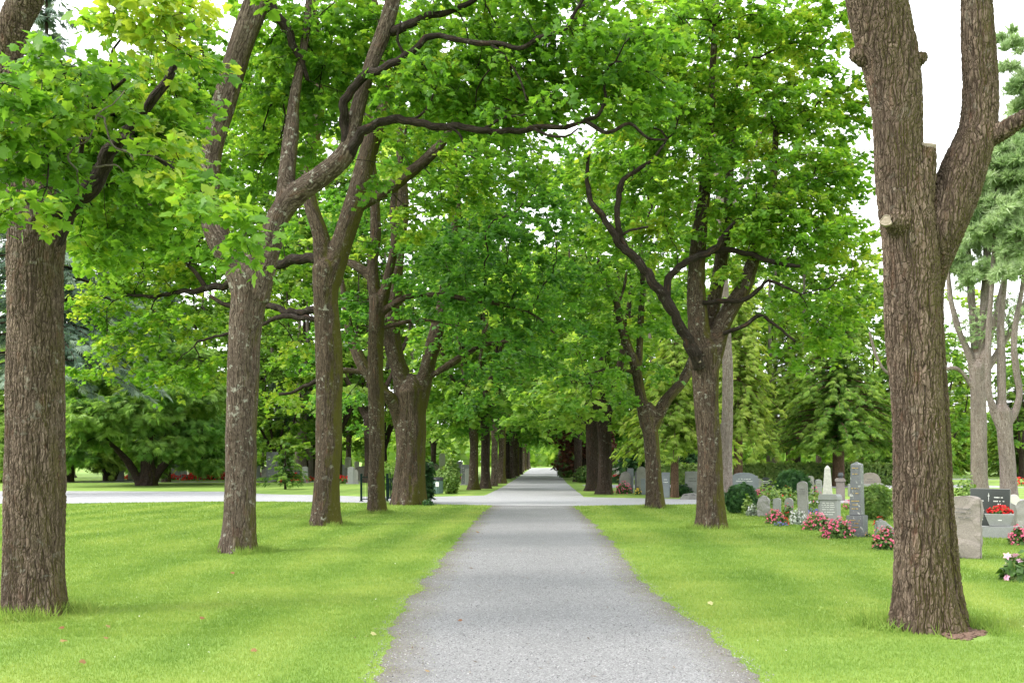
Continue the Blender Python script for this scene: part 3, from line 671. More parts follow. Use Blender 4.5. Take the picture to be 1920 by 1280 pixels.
def cut_face(tree, p, n, rad, name='sawn_stub'):
    n = nrm(np.array(n, float)); a = nrm(np.cross(n, [0, 0.3, 1.0])); b = np.cross(n, a)
    mb = MB(); k = 22; t = np.linspace(0, 2 * math.pi, k, endpoint=False)
    rr = rad * (1 + .12 * np.sin(3 * t + 1) + .06 * np.cos(5 * t))
    rings = []
    for off, sc in ((-.03, 1.12), (.0, 1.1), (.012, .98), (.006, .8), (.01, .4)):
        rings.append(p + n * off + sc * rr[:, None] * (np.cos(t)[:, None] * a + np.sin(t)[:, None] * b))
    V = np.vstack(rings + [p[None] + n * .008])
    fs = []
    for i in range(4):
        j = np.arange(k); j2 = (j + 1) % k
        fs.append(np.stack([i * k + j, i * k + j2, (i + 1) * k + j2, (i + 1) * k + j], -1))
    j = np.arange(k); fs.append(np.stack([4 * k + j, 4 * k + (j + 1) % k, np.full(k, 5 * k)], -1))
    mb.add(V, [np.vstack(fs[:4]), fs[4]]); o = mb.build(name, M_CUT, tree, smooth=False); return o
cut_face(r1, P(1661, 414, Y - .27), (-.45, -1, .05), .048)
cut_face(r1, P(1740, 271, Y - .12), (.12, -.3, 1), .062)

# --- second on the right
Y = 23.3
R2 = [px_limb(Y, [(1334, 1005, 0, 56), (1333, 990, 0, 55), (1333, 950, 0, 52), (1330, 850, 0, 46), (1325, 750, 0, 46), (1322, 690, 0, 50), (1322, 655, 0, 54)]),
      px_limb(Y, [(1316, 690, 0, 46), (1308, 590, 0, 38), (1305, 510, 0, 32), (1312, 440, 0, 28), (1322, 350, 0, 22), (1332, 200, 0, 18), (1340, 50, 0, 12)]),
      px_limb(Y, [(1328, 690, 0, 40), (1352, 612, 0, 34), (1374, 572, 0, 30), (1394, 540, 0, 29), (1408, 500, 0, 24), (1430, 430, .1, 18), (1450, 340, .3, 14), (1455, 240, .4, 9)]),
      px_limb(Y, [(1326, 640, .3, 30), (1340, 560, .4, 26), (1350, 500, .5, 24), (1362, 420, .5, 20), (1370, 300, .5, 13), (1385, 120, .5, 8)]),
      px_limb(Y, [(1312, 690, -.25, 22), (1288, 632, -.5, 19), (1255, 577, -.7, 18), (1218, 520, -.9, 17), (1180, 473, -1, 16), (1145, 427, -1.1, 13), (1115, 388, -1.2, 11), (1101, 345, -1.2, 9), (1103, 285, -1.2, 6)]),
      px_limb(Y, [(1310, 670, -.4, 16), (1285, 620, -.5, 15), (1262, 585, -.55, 15), (1250, 545, -.6, 14), (1257, 516, -.6, 13), (1285, 495, -.65, 13), (1330, 472, -.7, 13), (1352, 452, -.8, 11), (1375, 415, -.8, 6)]),
      px_limb(Y, [(1177, 472, -1, 12), (1162, 425, -1.1, 11), (1159, 375, -1.15, 11), (1164, 343, -1.2, 10), (1192, 322, -1.2, 8), (1226, 298, -1.3, 6), (1245, 270, -1.3, 4)]),
      px_limb(Y, [(1168, 440, -1.1, 6), (1180, 432, -1.1, 5), (1215, 425, -1.1, 4)]),
      px_limb(Y, [(1318, 567, -.2, 9), (1345, 566, -.3, 9), (1390, 563, -.4, 9), (1422, 545, -.5, 8), (1440, 527, -.6, 6), (1500, 552, -.8, 4)]),
      px_limb(Y, [(1310, 475, -.2, 10), (1360, 470, -.4, 11), (1400, 475, -.6, 10), (1450, 492, -.8, 9), (1500, 498, -1, 6)]),
      px_limb(Y, [(1348, 628, -.1, 9), (1385, 615, -.4, 8), (1425, 592, -.6, 8), (1450, 604, -.7, 6), (1490, 640, -.8, 4)])]
bR2 = [B3(1180, 120, 22.45, .9, 1, .9), B3(1250, 80, 22.45, .9, 1, .9), B3(1240, 200, 22.45, .9, 1, .9), B3(1150, 320, 22.55, .5, .7, .5), B3(1300, 300, 22.75, .9, 1., .8), B3(1220, 380, 22.85, .7, .9, .6), B3(1260, 450, 22.95, .55, .7, .4), B3(1340, 180, 23.25, .9, 1, .9),
       B3(1400, 380, 22.95, .9, 1, .7), B3(1500, 330, 23.25, 1, 1.1, .7), B3(1440, 450, 22.85, .7, .9, .4), B3(1540, 450, 23.05, .9, 1, .6), B3(1590, 540, 23.05, .6, .8, .55), B3(1520, 560, 22.95, .6, .8, .4), B3(1550, 620, 22.95, .45, .6, .4), B3(1490, 650, 23.05, .35, .5, .3), B3(1460, 540, 22.95, .4, .5, .25),
       B3(1400, 220, 23.45, .9, 1.1, .9), B3(1500, 190, 23.45, .9, 1.2, .8), B3(1570, 330, 23.45, .6, 1, .8), B3(1430, 80, 23.65, .9, 1.1, .8), B3(1530, 60, 23.85, .9, 1.1, .7), B3(1330, 30, 23.25, 1., 1.1, .7),
       B3(1130, 440, 22.85, .4, .6, .4), B3(1100, 300, 22.65, .4, .6, .5), B3(1590, 200, 23.85, .5, .9, .8), B3(1480, 400, 23.05, .8, .9, .5), B3(1370, 500, 23.05, .4, .5, .25),
       (np.array([5, 23.4, 13.6]), np.array([4.6, 3, 1.9]), dict(spacing=1.4, scale=1.6, lp=24, twigs=False)), (np.array([5, 23.4, 16]), np.array([3.8, 3.3, 2]), dict(spacing=1.7, scale=2., lp=24, twigs=False))]
r2 = make_tree('maple_tree', G(1333, 990), R2, bR2, 'second maple on the right, mossy trunk with dark serpentine branches curling over the path', 'tree', AV, M_BARK_MOSSY, M_LEAF, STAR,
               leaf=.13, lp=94, spread=.5, spacing=.48, vox=.026, amp=.009, near=True, attach=3.8, seed=27, vbase=.62, twigs_mesh=True, fuse_min=.139)
cut_face(r2, P(1309, 675, Y - .42), (-.3, -1, .15), .06)

# --- third on the right
Y = 33.0
R3 = [px_limb(Y, [(1228, 965, 0, 38), (1228, 952, 0, 37), (1226, 900, 0, 30), (1221, 830, 0, 29), (1216, 790, 0, 31), (1216, 772, 0, 32)]),
      px_limb(Y, [(1212, 800, 0, 24), (1201, 740, 0, 20), (1192, 690, 0, 18), (1178, 650, 0, 15), (1165, 610, 0, 15), (1155, 560, 0, 12), (1140, 530, 0, 10), (1122, 490, 0, 7)]),
      px_limb(Y, [(1196, 705, 0, 14), (1200, 640, .1, 12), (1203, 580, .1, 12), (1206, 540, .1, 10), (1200, 440, .1, 7)]),
      px_limb(Y, [(1222, 800, 0, 26), (1248, 752, 0, 22), (1274, 722, 0, 20), (1294, 685, .1, 18), (1306, 630, .2, 13), (1300, 540, .3, 9)]),
      px_limb(Y, [(1158, 575, 0, 7), (1170, 540, 0, 5), (1175, 510, 0, 4)]),
      px_limb(Y, [(1195, 700, 0, 7), (1150, 690, -.3, 5), (1100, 702, -.7, 4)])]
bR3 = [B3(1140, 600, 32.4, .9, 1, .7), B3(1110, 520, 32.4, 1, 1.1, .8), B3(1220, 600, 32.8, .7, .9, .5), B3(1200, 500, 32.8, 1, 1.1, .8), B3(1150, 700, 32.2, .7, .9, .4), B3(1230, 690, 32.8, .4, .6, .4), B3(1110, 650, 32.2, .8, .9, .5), B3(1090, 420, 32.6, 1, 1.1, .9), B3(1280, 560, 33, .8, .9, .7), B3(1180, 400, 33, 1.2, 1.2, .9),
       B3(1080, 740, 32, .5, .7, .35), B3(1290, 430, 33.4, 1.2, 1.2, 1), B3(1060, 560, 32.4, .8, 1, .6), B3(1200, 280, 33.2, 1.5, 1.4, 1.1), B3(1170, 740, 32.4, .4, .5, .25),
       (np.array([4.9, 33.3, 13.8]), np.array([4.3, 3.2, 3]), dict(spacing=1.4, scale=1.4, lp=24))]
make_tree('maple_tree', G(1228, 952), R3, bR3, 'third right maple beside the crossing road, slender leaning trunk with low V fork', 'tree', AV, M_BARK_MOSSY, M_LEAF, STAR,
          leaf=.155, lp=68, spread=.55, spacing=.58, vox=.03, amp=.006, attach=3.2, seed=28, vbase=.45)

# ================================================================ avenue trees beyond the crossing: four built, the rest copied
def avenue_proto(seed, h=15.5, r=4.6, tw=.3, barkm=M_BARK_DARK, leafm=M_LEAF_FAR, label='', fork=3.6, zlo=3.6, name='maple_tree', leaf=.3, spacing=.95, lp=34, group='maples of the avenue beyond the crossing road', base=(0, 0, 0), tpl=STAR, more=(), nb=22, bs=1.0):
    rg = np.random.default_rng(seed)
    limbs = [(np.array([[0, 0, -.3], [0, 0, 0], [.03, 0, .5], [.05, .02, fork * .6], [0, 0, fork]]), np.array([tw * 1.25, tw * 1.2, tw * 1.0, tw * .92, tw]))]
    for k in range(4):
        a = k * math.pi / 2 + rg.random() * .8; s = .35 + .35 * rg.random()
        d = np.array([math.cos(a), math.sin(a), 0])
        limbs.append((np.array([[0, 0, fork - .35], d * s * .9 + [0, 0, fork + .9], d * s * 2.6 + [0, 0, fork + 3.2], d * s * 4 + [0, 0, fork + 5.8], d * s * 4.5 + [0, 0, h - 3.5]]), tw * np.array([.62, .55, .42, .3, .12])))
    blobs = []
    for k in range(nb):
        a = rg.random() * 2 * math.pi; zz = zlo + (h - zlo) * rg.random() ** .9
        fz = (zz - zlo) / (h - zlo); rr = r * math.sqrt(max(.05, 1 - (2 * fz - .85) ** 2 * .8))
        q = rr * (.35 + .6 * rg.random())
        blobs.append((np.array([math.cos(a) * q, math.sin(a) * q, zz]), np.array([1.5, 1.5, .9]) * bs * (.8 + .5 * rg.random())))
    blobs += [(np.array(c, float), np.array(q, float)) for c, q in more]
    off = np.array(base, float)
    limbs = [(p + off, q) for p, q in limbs]; blobs = [(c + off, q) for c, q in blobs]
    return make_tree(name, base, limbs, blobs, label, 'tree', group, barkm, leafm, tpl, leaf=leaf, lp=lp, spread=.75, spacing=spacing, vox=.05, amp=.0, attach=fork - .3, seed=seed + 100, tip=.009, centre=off + np.array([0, 0, h * .55]), fuse_min=.04)

AV2 = 'maples of the avenue beyond the crossing road'
left_row = [(887, 918, .26), (909, 915.5, .26), (926, 911, .22), (940, 906, .2), (950.5, 897, .28), (960, 895.5, .22), (967.6, 892.5, .28), (974.6, 889, .25), (979, 885, .25), (984, 882, .25), (988, 880, .25), (992, 878, .25)]
right_row = [(1133, 926, .34), (1112, 920, .25), (1085, 903, .42), (1066, 893, .3), (1059, 888, .3), (1055, 884.5, .3), (1052, 881, .3), (1049, 879, .3)]
nth = ['first', 'second', 'third', 'fourth', 'fifth', 'sixth', 'seventh', 'eighth', 'ninth', 'tenth', 'eleventh', 'twelfth']
look = ['smooth brown trunk lit from the left', 'dark shaded trunk', 'pale lichened trunk', 'thin mossy trunk', 'grey trunk flaring at its foot', 'thin brown trunk', 'greenish trunk', 'grey trunk', 'brown trunk', 'brown trunk', 'brown trunk', 'brown trunk']
protos = []
def av_label(side, i):
    return f'{nth[i]} maple of the {side} row beyond the crossing' + (', ' + look[i] if side == 'left' else '')
pm = [M_BARK_MOSSY, M_BARK_DARK, M_BARK_LICHEN, M_BARK_DARK]
for k in range(4):
    src = [left_row[0], left_row[1], left_row[2], right_row[0]][k]
    b = G(src[0], src[1])
    protos.append(avenue_proto(40 + k, h=[15, 16, 14.5, 15][k], r=[4.6, 5.0, 4.4, 4.8][k], tw=src[2], barkm=pm[k], label=av_label('left', k) if k < 3 else av_label('right', 0) + ', dark split trunk', base=b,
                               more=[((-2.4, -2.6, 4.3), (1.9, 1.2, .9)), ((-3.2, -2.0, 3.6), (1.2, 1.0, .6)), ((-.8, -3, 4.4), (1.2, 1, .7))] if k == 3 else (), leafm=[M_LEAF_FAR, M_LEAF_DEEP, M_LEAF_FAR, M_LEAF_FAR][k], fork=[3.8, 3.6, 3.8, 3.0][k], zlo=3.4))
for i, (px, py, tw) in enumerate(left_row):
    if i < 3: continue
    k = i % 3; dup(protos[k], G(px, py), rotz=i * 1.9, scale=(.9 + .2 * random.random()), label=av_label('left', i), group=AV2)
rl = ['', ', dark trunk just behind the split one', ', stout trunk before the copper-red tree', '', '', '', '', '']
for i, (px, py, tw) in enumerate(right_row):
    if i < 1: continue
    k = [3, 1, 0, 2, 1, 3, 0][i - 1]; dup(protos[k], G(px, py), rotz=i * 1.3 + .4, scale=(.95 + .2 * random.random()), label=av_label('right', i) + rl[i], group=AV2)

# ================================================================ background trees
BG = 'leafy trees of the wood behind the graves'
# lighter loose-leaved tree
b = np.array([-24.0, 100.0, 0])
bgp = avenue_proto(60, h=19, r=6.5, tw=.3, barkm=M_BARK_DARK, leafm=M_LEAF_LIME, label='pale green broad tree in the wood behind the left graves', zlo=3.0, fork=3.5, name='broadleaf_tree', leaf=.42, spacing=1.35, lp=36, group=BG, base=b)
bgq = avenue_proto(61, h=17, r=6.0, tw=.3, barkm=M_BARK_DARK, leafm=M_LEAF_FAR, label='mid green broad tree in the wood left of the avenue', zlo=2.4, fork=3, name='broadleaf_tree', leaf=.4, spacing=1.3, lp=36, group=BG, base=(-12, 92, 0))
bl = []
for i, (x, y, s) in enumerate([(-62, 98, 1.1), (-50, 108, 1.2), (-38, 96, 1.05), (-31, 116, 1.2), (-18, 110, 1.1), (-17.5, 74, .72), (-10, 78, .66), (-13, 130, 1.2), (-27, 72, .7), (-45, 130, 1.3), (-75, 115, 1.3), (-8.5, 108, 1.0),
                               (14, 112, 1.1), (20, 92, 1.0), (27, 104, 1.1), (36, 95, 1.05), (45, 108, 1.2), (57, 100, 1.1), (17, 96, .9), (24, 132, 1.3), (68, 112, 1.2), (40, 130, 1.3), (10, 140, 1.1), (35, 84, .7), (52, 80, .7)]):
    side = 'left' if x < 0 else 'right'
    dup((bgp, bgq)[i % 2], (x, y, 0), rotz=i * 2.1, scale=(s, s, s * (.9 + .2 * random.random())), label=f'{"pale" if i % 2 == 0 else "mid"} green broad tree in the wood far behind the {side} graves', group=BG)
for i, (x, y, s, lab) in enumerate([(-36, 80, 1.4, 'tall broad tree behind the closest left maple'), (-25, 90, 1.5, 'tall broad tree showing between the first and second left maples'), (-17, 84, 1.4, 'tall broad tree showing behind the second left maple'), (-13, 74, 1.2, 'tall broad tree behind the third left maple'), (-10, 70, 1.3, 'tall broad tree behind the broad furrowed maple'),
                                    (13.5, 100, 1.2, 'tall broad tree behind the slender leaning maple'), (20, 104, 1.3, 'tall broad tree behind the second right maple'), (28, 98, 1.3, 'tall broad tree behind the weeping cypress'), (32, 88, 1.0, 'tall broad tree behind the deep green cypress'), (44, 86, .72, 'broad tree seen between the pine stems, left one'), (49, 92, .8, 'broad tree seen behind the three-stemmed pine'), (40, 92, .75, 'broad tree just right of the closest right maple, behind the pines')]):
    dup((bgp, bgq)[i % 2], (x, y, 0), rotz=i * 1.7 + 1, scale=(s, s, s), label=lab, group=BG)
tallp = avenue_proto(62, h=34, r=9.5, tw=.5, barkm=M_BARK_GREY, leafm=M_LEAF_FAR, label='very tall leafy tree behind the weeping cypress', zlo=4.0, fork=6, name='broadleaf_tree', leaf=.32, spacing=1.3, lp=46, group=BG, base=(14, 86, 0), nb=50, bs=1.6)
for i, (x, y, s, lab) in enumerate([(24, 92, 1.05, 'very tall leafy tree behind the deep green cypress'), (-16.5, 78, .95, 'very tall leafy tree behind the second left maple'), (-25, 88, 1.05, 'very tall leafy tree behind the wide cypress'), (-8.5, 80, .9, 'very tall leafy tree behind the broad furrowed maple'), (-40, 90, 1.05, 'very tall leafy tree behind the closest left maple')]):
    dup(tallp, (x, y, 0), rotz=i * 2.3 + .7, scale=(s, s, s), label=lab, group=BG)
# far wood closing the avenue
def far_wood():
    mb = MB(); rg = np.random.default_rng(90)
    pos, sz = [], []
    for k in range(230):
        a = math.radians(-62 + 124 * (k + rg.random()) / 230); R = 215 + 60 * rg.random()
        c = np.array([math.sin(a) * R, math.cos(a) * R, 0]); h = 8 + 7 * rg.random()
        if abs(c[0] - 7) < 9: h *= .8
        n = 130
        d = nrm(rg.normal(size=(n, 3))) * (rg.random((n, 1)) ** .35) * np.array([4.5, 4.5, h * .52]) + c + [0, 0, h * .5]
        d[:, 2] = np.abs(d[:, 2]); pos.append(d)
    p = np.vstack(pos); m = len(p)
    scatter(mb, STAR, p, nrm(rg.normal(size=(m, 3)) + [0, -.6, .8]), rg.normal(size=(m, 3)), 1.5 + rg.random(m), np.clip(.55 + rg.normal(size=m) * .25, 0, 1))
    o = mb.build('far_wood', M_LEAF_LIME); tag(o, 'far-off light green wood closing the end of the avenue', 'wood', kind='stuff')
far_wood()

# ---------------------------------------------------------------- conifers
def conifer(name, base, h, r, label, mat, barkm, z0=1.2, fr=.55, levels=26, per=9, droop=.5, lift=.25, tw=.22, seed=0, prof=lambda t: (1 - t) ** .75, cat='conifer', group=None, vb=.5, frondlen=None, tpl=FROND, gap=0.0, trunk_stems=1, sideways=1.0, cover=1.0, rag=.35):
    rg = np.random.default_rng(seed); base = np.array(base, float)
    root = thing(name, base, label, cat, group)
    w = MB(); lf = MB()
    for k in range(trunk_stems):
        a = k * 2.4; d = np.array([math.cos(a), math.sin(a), 0]) * (0 if trunk_stems == 1 else tw * 1.6)
        p = np.array([d * .6 + [0, 0, -.2], d * .75 + [0, 0, .3], d * 1.3 + [0, 0, max(z0, 1.2)], d * 1.5 + [0, 0, h * .6], [0, 0, h * .97]]) + base
        q, qr = smooth_poly(p, np.array([tw * 1.35, tw * 1.1, tw, tw * .55, .02]), .3)
        v, f, b = tube(q, qr, 14, seed=k * 3.0); w.add(v, f, bark=b)
    P_, Nn, D_, S_, Vv = [], [], [], [], []
    for L in range(levels):
        t = (L + rg.random() * .6) / levels
        z = z0 + (h - z0) * t
        R = r * prof(t) * (1.0)
        nb = max(3, int(per * (.4 + .6 * prof(t))))
        for k in range(nb):
            if rg.random() < gap: continue
            a = 2 * math.pi * (k + rg.random() * .9) / nb + L * 1.3
            rr = max(.25, R * (.72 + .4 * rg.random()) * (1 + rag * float(noise(np.array([[math.cos(a) * 1.3 + seed, math.sin(a) * 1.3, z * .45]]))[0])))
            d = np.array([math.cos(a), math.sin(a), 0]); s = np.linspace(0, 1, 8)[:, None]
            p = base + [0, 0, z] + d * rr * s + np.array([0, 0, 1.0]) * (lift * rr * s - droop * rr * s ** 2.0)
            v, f, b = tube(p, np.linspace(.03 * rr / 2 + .008, .004, 8), 4, cap=False); w.add(v, f, bark=b)
            m = max(3, int(rr / (fr * .26) * cover))
            u = rg.random(m) ** .7; u[0] = 1.0
            pp = base + [0, 0, z] + d * rr * u[:, None] + np.array([0, 0, 1.0]) * (lift * rr * u - droop * rr * u ** 2.0)[:, None]
            side = np.cross(d, [0, 0, 1.0])
            sd = rg.choice([-1, 1], m) * (.3 + .7 * rg.random(m)) * sideways
            dr = d * .8 + side * sd[:, None] + np.array([0, 0, -1.0]) * (.25 + .6 * rg.random(m))[:, None]
            P_.append(pp + rg.normal(size=(m, 3)) * .06); D_.append(dr)
            Nn.append(np.array([0, 0, 1.0]) + d * .6 + rg.normal(size=(m, 3)) * .35)
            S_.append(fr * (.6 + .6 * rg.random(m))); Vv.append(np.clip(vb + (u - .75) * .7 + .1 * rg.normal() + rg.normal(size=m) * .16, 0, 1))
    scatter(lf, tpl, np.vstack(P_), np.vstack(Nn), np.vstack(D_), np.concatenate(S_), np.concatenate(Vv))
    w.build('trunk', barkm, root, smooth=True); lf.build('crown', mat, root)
    return root

# left: wide low cypress beside the crossing road
wide = lambda t: (.82 + .5 * t - 1.35 * t * t) if t < .9 else .22
c0 = G(275, 910); rgc = np.random.default_rng(8)
lim = [(np.array([[0, 0, -.2], [0, 0, .1], [.1, 0, 1.0], [0, 0, 2.5], [.1, .1, 5], [0, 0, 9]]) + c0, np.array([.75, .62, .45, .36, .22, .08])), (np.array([[-.3, -.1, -.1], [-.5, -.2, .4], [-1.1, -.4, 1.6], [-2.4, -.6, 3.0]]) + c0, np.array([.34, .28, .2, .1])), (np.array([[.3, .1, 0], [.6, .1, .7], [1.6, 0, 1.8], [3.2, -.3, 3.0]]) + c0, np.array([.3, .26, .18, .08]))]
bc = []
for k in range(64):
    a_ = rgc.random() * 6.283; zz = 1.2 + 9.5 * rgc.random() ** 1.15; R_ = (5.6 if zz < 6.5 else 5.6 - (zz - 6.5) * .85) * (.55 + .5 * rgc.random())
    bc.append((c0 + [math.cos(a_) * R_, math.sin(a_) * R_ * .9, zz + .25], np.array([1.15, 1.15, .55]) * (.7 + .6 * rgc.random()), dict(vbase=.45 + .4 * rgc.random())))
make_tree('cypress_tree', c0, lim, bc, 'wide spreading cypress with a short dark trunk on the lawn beyond the crossing road', 'conifer', None, M_BARK_DARK, M_CYP_LAWN, FROND, leaf=.46, lp=38, spread=.6, spacing=.62, vox=.05, attach=.7, seed=61, tip=.01, droop=1.0, flat=.7, lean=.5, fuse_min=.09)
for i, (px, py, hh, rr, lab) in enumerate([(130, 903, 10, 4.0, 'dark cypress half hidden behind the closest left trunk'), (205, 901, 11, 4.2, 'dark cypress with several bare stems left of the wide cypress'), (395, 899, 9, 3.2, 'bluish cypress behind the wide cypress, beside the second trunk'), (30, 904, 10, 4, 'dark cypress at the left edge of the lawn beyond the road')]):
    conifer('cypress_tree', G(px, py), hh, rr, lab, M_CYPRESS if i != 2 else M_CYP_LIGHT, M_BARK_DARK, z0=1.5, fr=.55, levels=22, per=12, tw=.3, seed=10 + i, prof=wide, vb=.7, trunk_stems=2 if i == 1 else 1)
conifer('spruce_tree', (-21.5, 46, 0), 25, 5.2, 'tall blue spruce rising behind the closest left maple', M_SPRUCE_BLUE, M_BARK_DARK, z0=6.0, fr=.5, levels=34, per=12, droop=.35, lift=.0, tw=.4, seed=31, gap=.12, cover=1.2)
conifer('spruce_tree', (-25, 72, 0), 15, 4.8, 'dark blue-green spruce with low boughs above the wide cypress', M_SPRUCE_BLUE, M_BARK_DARK, z0=4.2, fr=.55, levels=22, per=12, droop=.4, lift=.05, tw=.3, seed=32, gap=.1, vb=.2)
# sparse young spruce
conifer('young_spruce', G(535, 917), 2.7, 1.35, 'sparse young spruce in open tiers on the lawn between the second and third trunks', M_CYPRESS, M_BARK_DARK, z0=.35, fr=.3, levels=11, per=7, droop=.12, lift=.1, tw=.06, seed=33, prof=lambda t: (1 - t) ** .9, vb=.4, gap=.1)
# small dark columnar conifer + trimmed shrub by the broad maple
conifer('thuja_column', G(798, 943), 1.5, .2, 'small dark columnar conifer standing right of the broad furrowed maple', M_CYP_DARK, M_BARK_DARK, z0=.12, fr=.2, levels=16, per=10, droop=-.4, lift=.2, tw=.05, seed=34, prof=lambda t: (1 - t ** 2.2) ** .6, vb=.45, cover=1.3)
# right side conifers
conifer('cypress_tree', G(1265, 932), 6.9, 2.25, 'bright cypress on a bare brown stem between the second and third right maples', M_CYP_LIGHT, M_BARK_CYP, z0=2.2, fr=.36, levels=24, per=13, tw=.16, seed=35, prof=lambda t: (1.0 - .75 * t ** 1.5), vb=.5)
conifer('cypress_tree', G(1384, 912), 13.5, 2.7, 'tall pale weeping cypress behind the second right maple', M_CYP_LIGHT, M_BARK_CYP, z0=3.5, fr=.42, levels=36, per=11, droop=.8, lift=.25, tw=.26, seed=36, prof=lambda t: (1.0 - .85 * t ** 1.3), vb=.65, rag=.7)
conifer('cypress_tree', G(1572, 911), 12.3, 4.3, 'broad deep green cypress with a reddish bare stem behind the obelisks', M_CYPRESS, M_BARK_CYP, z0=2.6, fr=.46, levels=32, per=15, droop=.4, lift=.2, tw=.34, seed=37, prof=lambda t: (1.0 - .95 * t ** 1.2), vb=.55, rag=.7)
conifer('cypress_tree', G(1690, 905), 12, 3.6, 'dark green cypress mostly hidden by the closest right maple', M_CYPRESS, M_BARK_CYP, z0=1.6, fr=.55, levels=28, per=13, tw=.3, seed=38, prof=lambda t: (1.0 - .9 * t ** 1.2), vb=.35)
conifer('cypress_tree', G(1480, 897), 15, 3.6, 'yellow-green cypress behind the deep green one', M_CYP_LIGHT, M_BARK_CYP, z0=3.2, fr=.5, levels=30, per=12, tw=.3, seed=39, prof=lambda t: (1.0 - .9 * t ** 1.2), vb=.5)
conifer('yew_tree', G(1205, 905), 4.2, 2.6, 'low dark yew behind the gravestones left of the slender leaning maple', M_CYP_DARK, M_BARK_DARK, z0=.6, fr=.42, levels=14, per=12, tw=.2, seed=40, prof=wide, vb=.6)
conifer('yew_tree', G(1300, 905), 3.2, 1.6, 'dark yew bush behind the blue-grey gravestone', M_CYP_DARK, M_BARK_DARK, z0=.3, fr=.4, levels=12, per=10, tw=.15, seed=41, prof=wide, vb=.45)
for i, (px, py, hh) in enumerate([(1905, 893, 11.5), (1800, 889, 14), (1975, 891, 13)]):
    conifer('cypress_tree', G(px, py), hh, 3.6, ['rounded bright green cypress at the right edge behind the pines', 'grey-green cypress behind the bare pine trunk', 'green cypress beyond the right edge of the graves'][i], (M_CYPRESS, M_CYP_LIGHT, M_CYP_LIGHT)[i], M_BARK_CYP, z0=.4, fr=.5, levels=30, per=13, tw=.25, seed=42 + i, prof=wide, vb=.65)

# pines with bare grey trunks on the far right
def pine(base, limbs, blobs, label, seed):
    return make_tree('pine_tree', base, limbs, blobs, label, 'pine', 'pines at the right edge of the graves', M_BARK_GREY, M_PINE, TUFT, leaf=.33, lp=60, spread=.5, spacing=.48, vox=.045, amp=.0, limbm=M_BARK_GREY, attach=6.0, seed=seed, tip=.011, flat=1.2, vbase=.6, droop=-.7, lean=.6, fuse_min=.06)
Y = 50.0
PA = [px_limb(Y, [(1836, 930, 0, 32), (1836, 915, 0, 30), (1835, 800, 0, 27), (1833, 720, 0, 27), (1833, 690, 0, 30)]),
      px_limb(Y, [(1828, 710, 0, 16), (1815, 660, 0, 13), (1795, 610, 0, 11), (1780, 540, 0, 9), (1775, 450, 0, 6)]),
      px_limb(Y, [(1832, 710, 0, 18), (1828, 640, .2, 16), (1822, 560, .3, 14), (1815, 470, .3, 11), (1812, 380, .3, 7)]),
      px_limb(Y, [(1836, 710, 0, 20), (1842, 630, 0, 18), (1848, 540, 0, 16), (1852, 440, 0, 12), (1855, 330, 0, 8)]),
      px_limb(Y, [(1840, 710, 0, 14), (1868, 665, -.2, 12), (1895, 620, -.3, 11), (1925, 560, -.4, 9), (1940, 450, -.4, 6)]),
      px_limb(Y, [(1836, 708, -.1, 14), (1852, 650, -.4, 12), (1875, 560, -.6, 10), (1890, 470, -.6, 8), (1900, 380, -.6, 6)]),
      px_limb(Y, [(1830, 735, 0, 8), (1790, 690, -.2, 7), (1720, 715, -.4, 7), (1668, 702, -.6, 7), (1645, 672, -.6, 6), (1630, 622, -.6, 4)])]
pA = [B3(1810, 430, 50, .9, 1, 1.1), B3(1850, 340, 50, 1.3, 1.3, 1.5), B3(1900, 300, 49.6, 1.4, 1.4, 1.7), B3(1890, 420, 49.4, 1.2, 1.2, 1.1), B3(1825, 510, 49.6, .6, .7, .5), B3(1950, 400, 49.6, 1.2, 1.2, 1.4), B3(1960, 290, 49.8, 1.5, 1.4, 1.5), B3(1870, 490, 49.2, .6, .6, .45), B3(1790, 480, 50, .5, .6, .5), B3(1915, 470, 49.2, .7, .8, .6), B3(1840, 270, 50.4, .6, .8, .6), B3(1900, 360, 48.8, 1, .8, 1), B3(1845, 610, 50, 1.4, 1, .9, lp=1, spacing=.27), B3(1900, 580, 49.6, 1.2, 1, .9, lp=1, spacing=.27)]
pine(G(1836, 922), PA, pA, 'grey pine, straight bare trunk fanning into bare branches below a blue-green crown', 51)
Y = 38.0
PB = [px_limb(Y, [(1893, 955, 0, 32), (1892, 940, 0, 31), (1888, 860, 0, 28), (1882, 790, 0, 28), (1880, 772, 0, 30)]),
      px_limb(Y, [(1876, 800, 0, 16), (1862, 765, 0, 14), (1854, 730, 0, 12), (1853, 640, 0, 11), (1862, 500, 0, 9), (1870, 300, 0, 7)]),
      px_limb(Y, [(1880, 800, 0, 18), (1878, 700, .1, 16), (1877, 600, .2, 13), (1890, 450, .3, 10), (1905, 250, .3, 7)]),
      px_limb(Y, [(1884, 800, 0, 16), (1903, 772, 0, 14), (1912, 735, 0, 12), (1905, 690, 0, 12), (1902, 630, 0, 11), (1925, 480, 0, 9), (1945, 260, 0, 6)])]
pB = [B3(1860, 400, 37.6, .8, .8, .8), B3(1915, 430, 37.4, .8, .8, .8), B3(1890, 310, 37.6, .9, .8, .9), B3(1840, 330, 37.8, .5, .6, .6), B3(1940, 340, 37.4, .7, .7, .8), B3(1895, 500, 37.4, .35, .4, .3), B3(1985, 330, 38, 1.3, 1.2, 1.5), B3(1940, 420, 38.4, .5, .6, .5), B3(1960, 180, 38.5, 1., 1.2, 1), (np.array([21, 38, 17]), np.array([2.2, 2, 2]), dict(spacing=.9))]
pine(G(1893, 940), PB, pB, 'three-stemmed grey pine whose stems curve up from a low fork, right of the straight pine', 52)
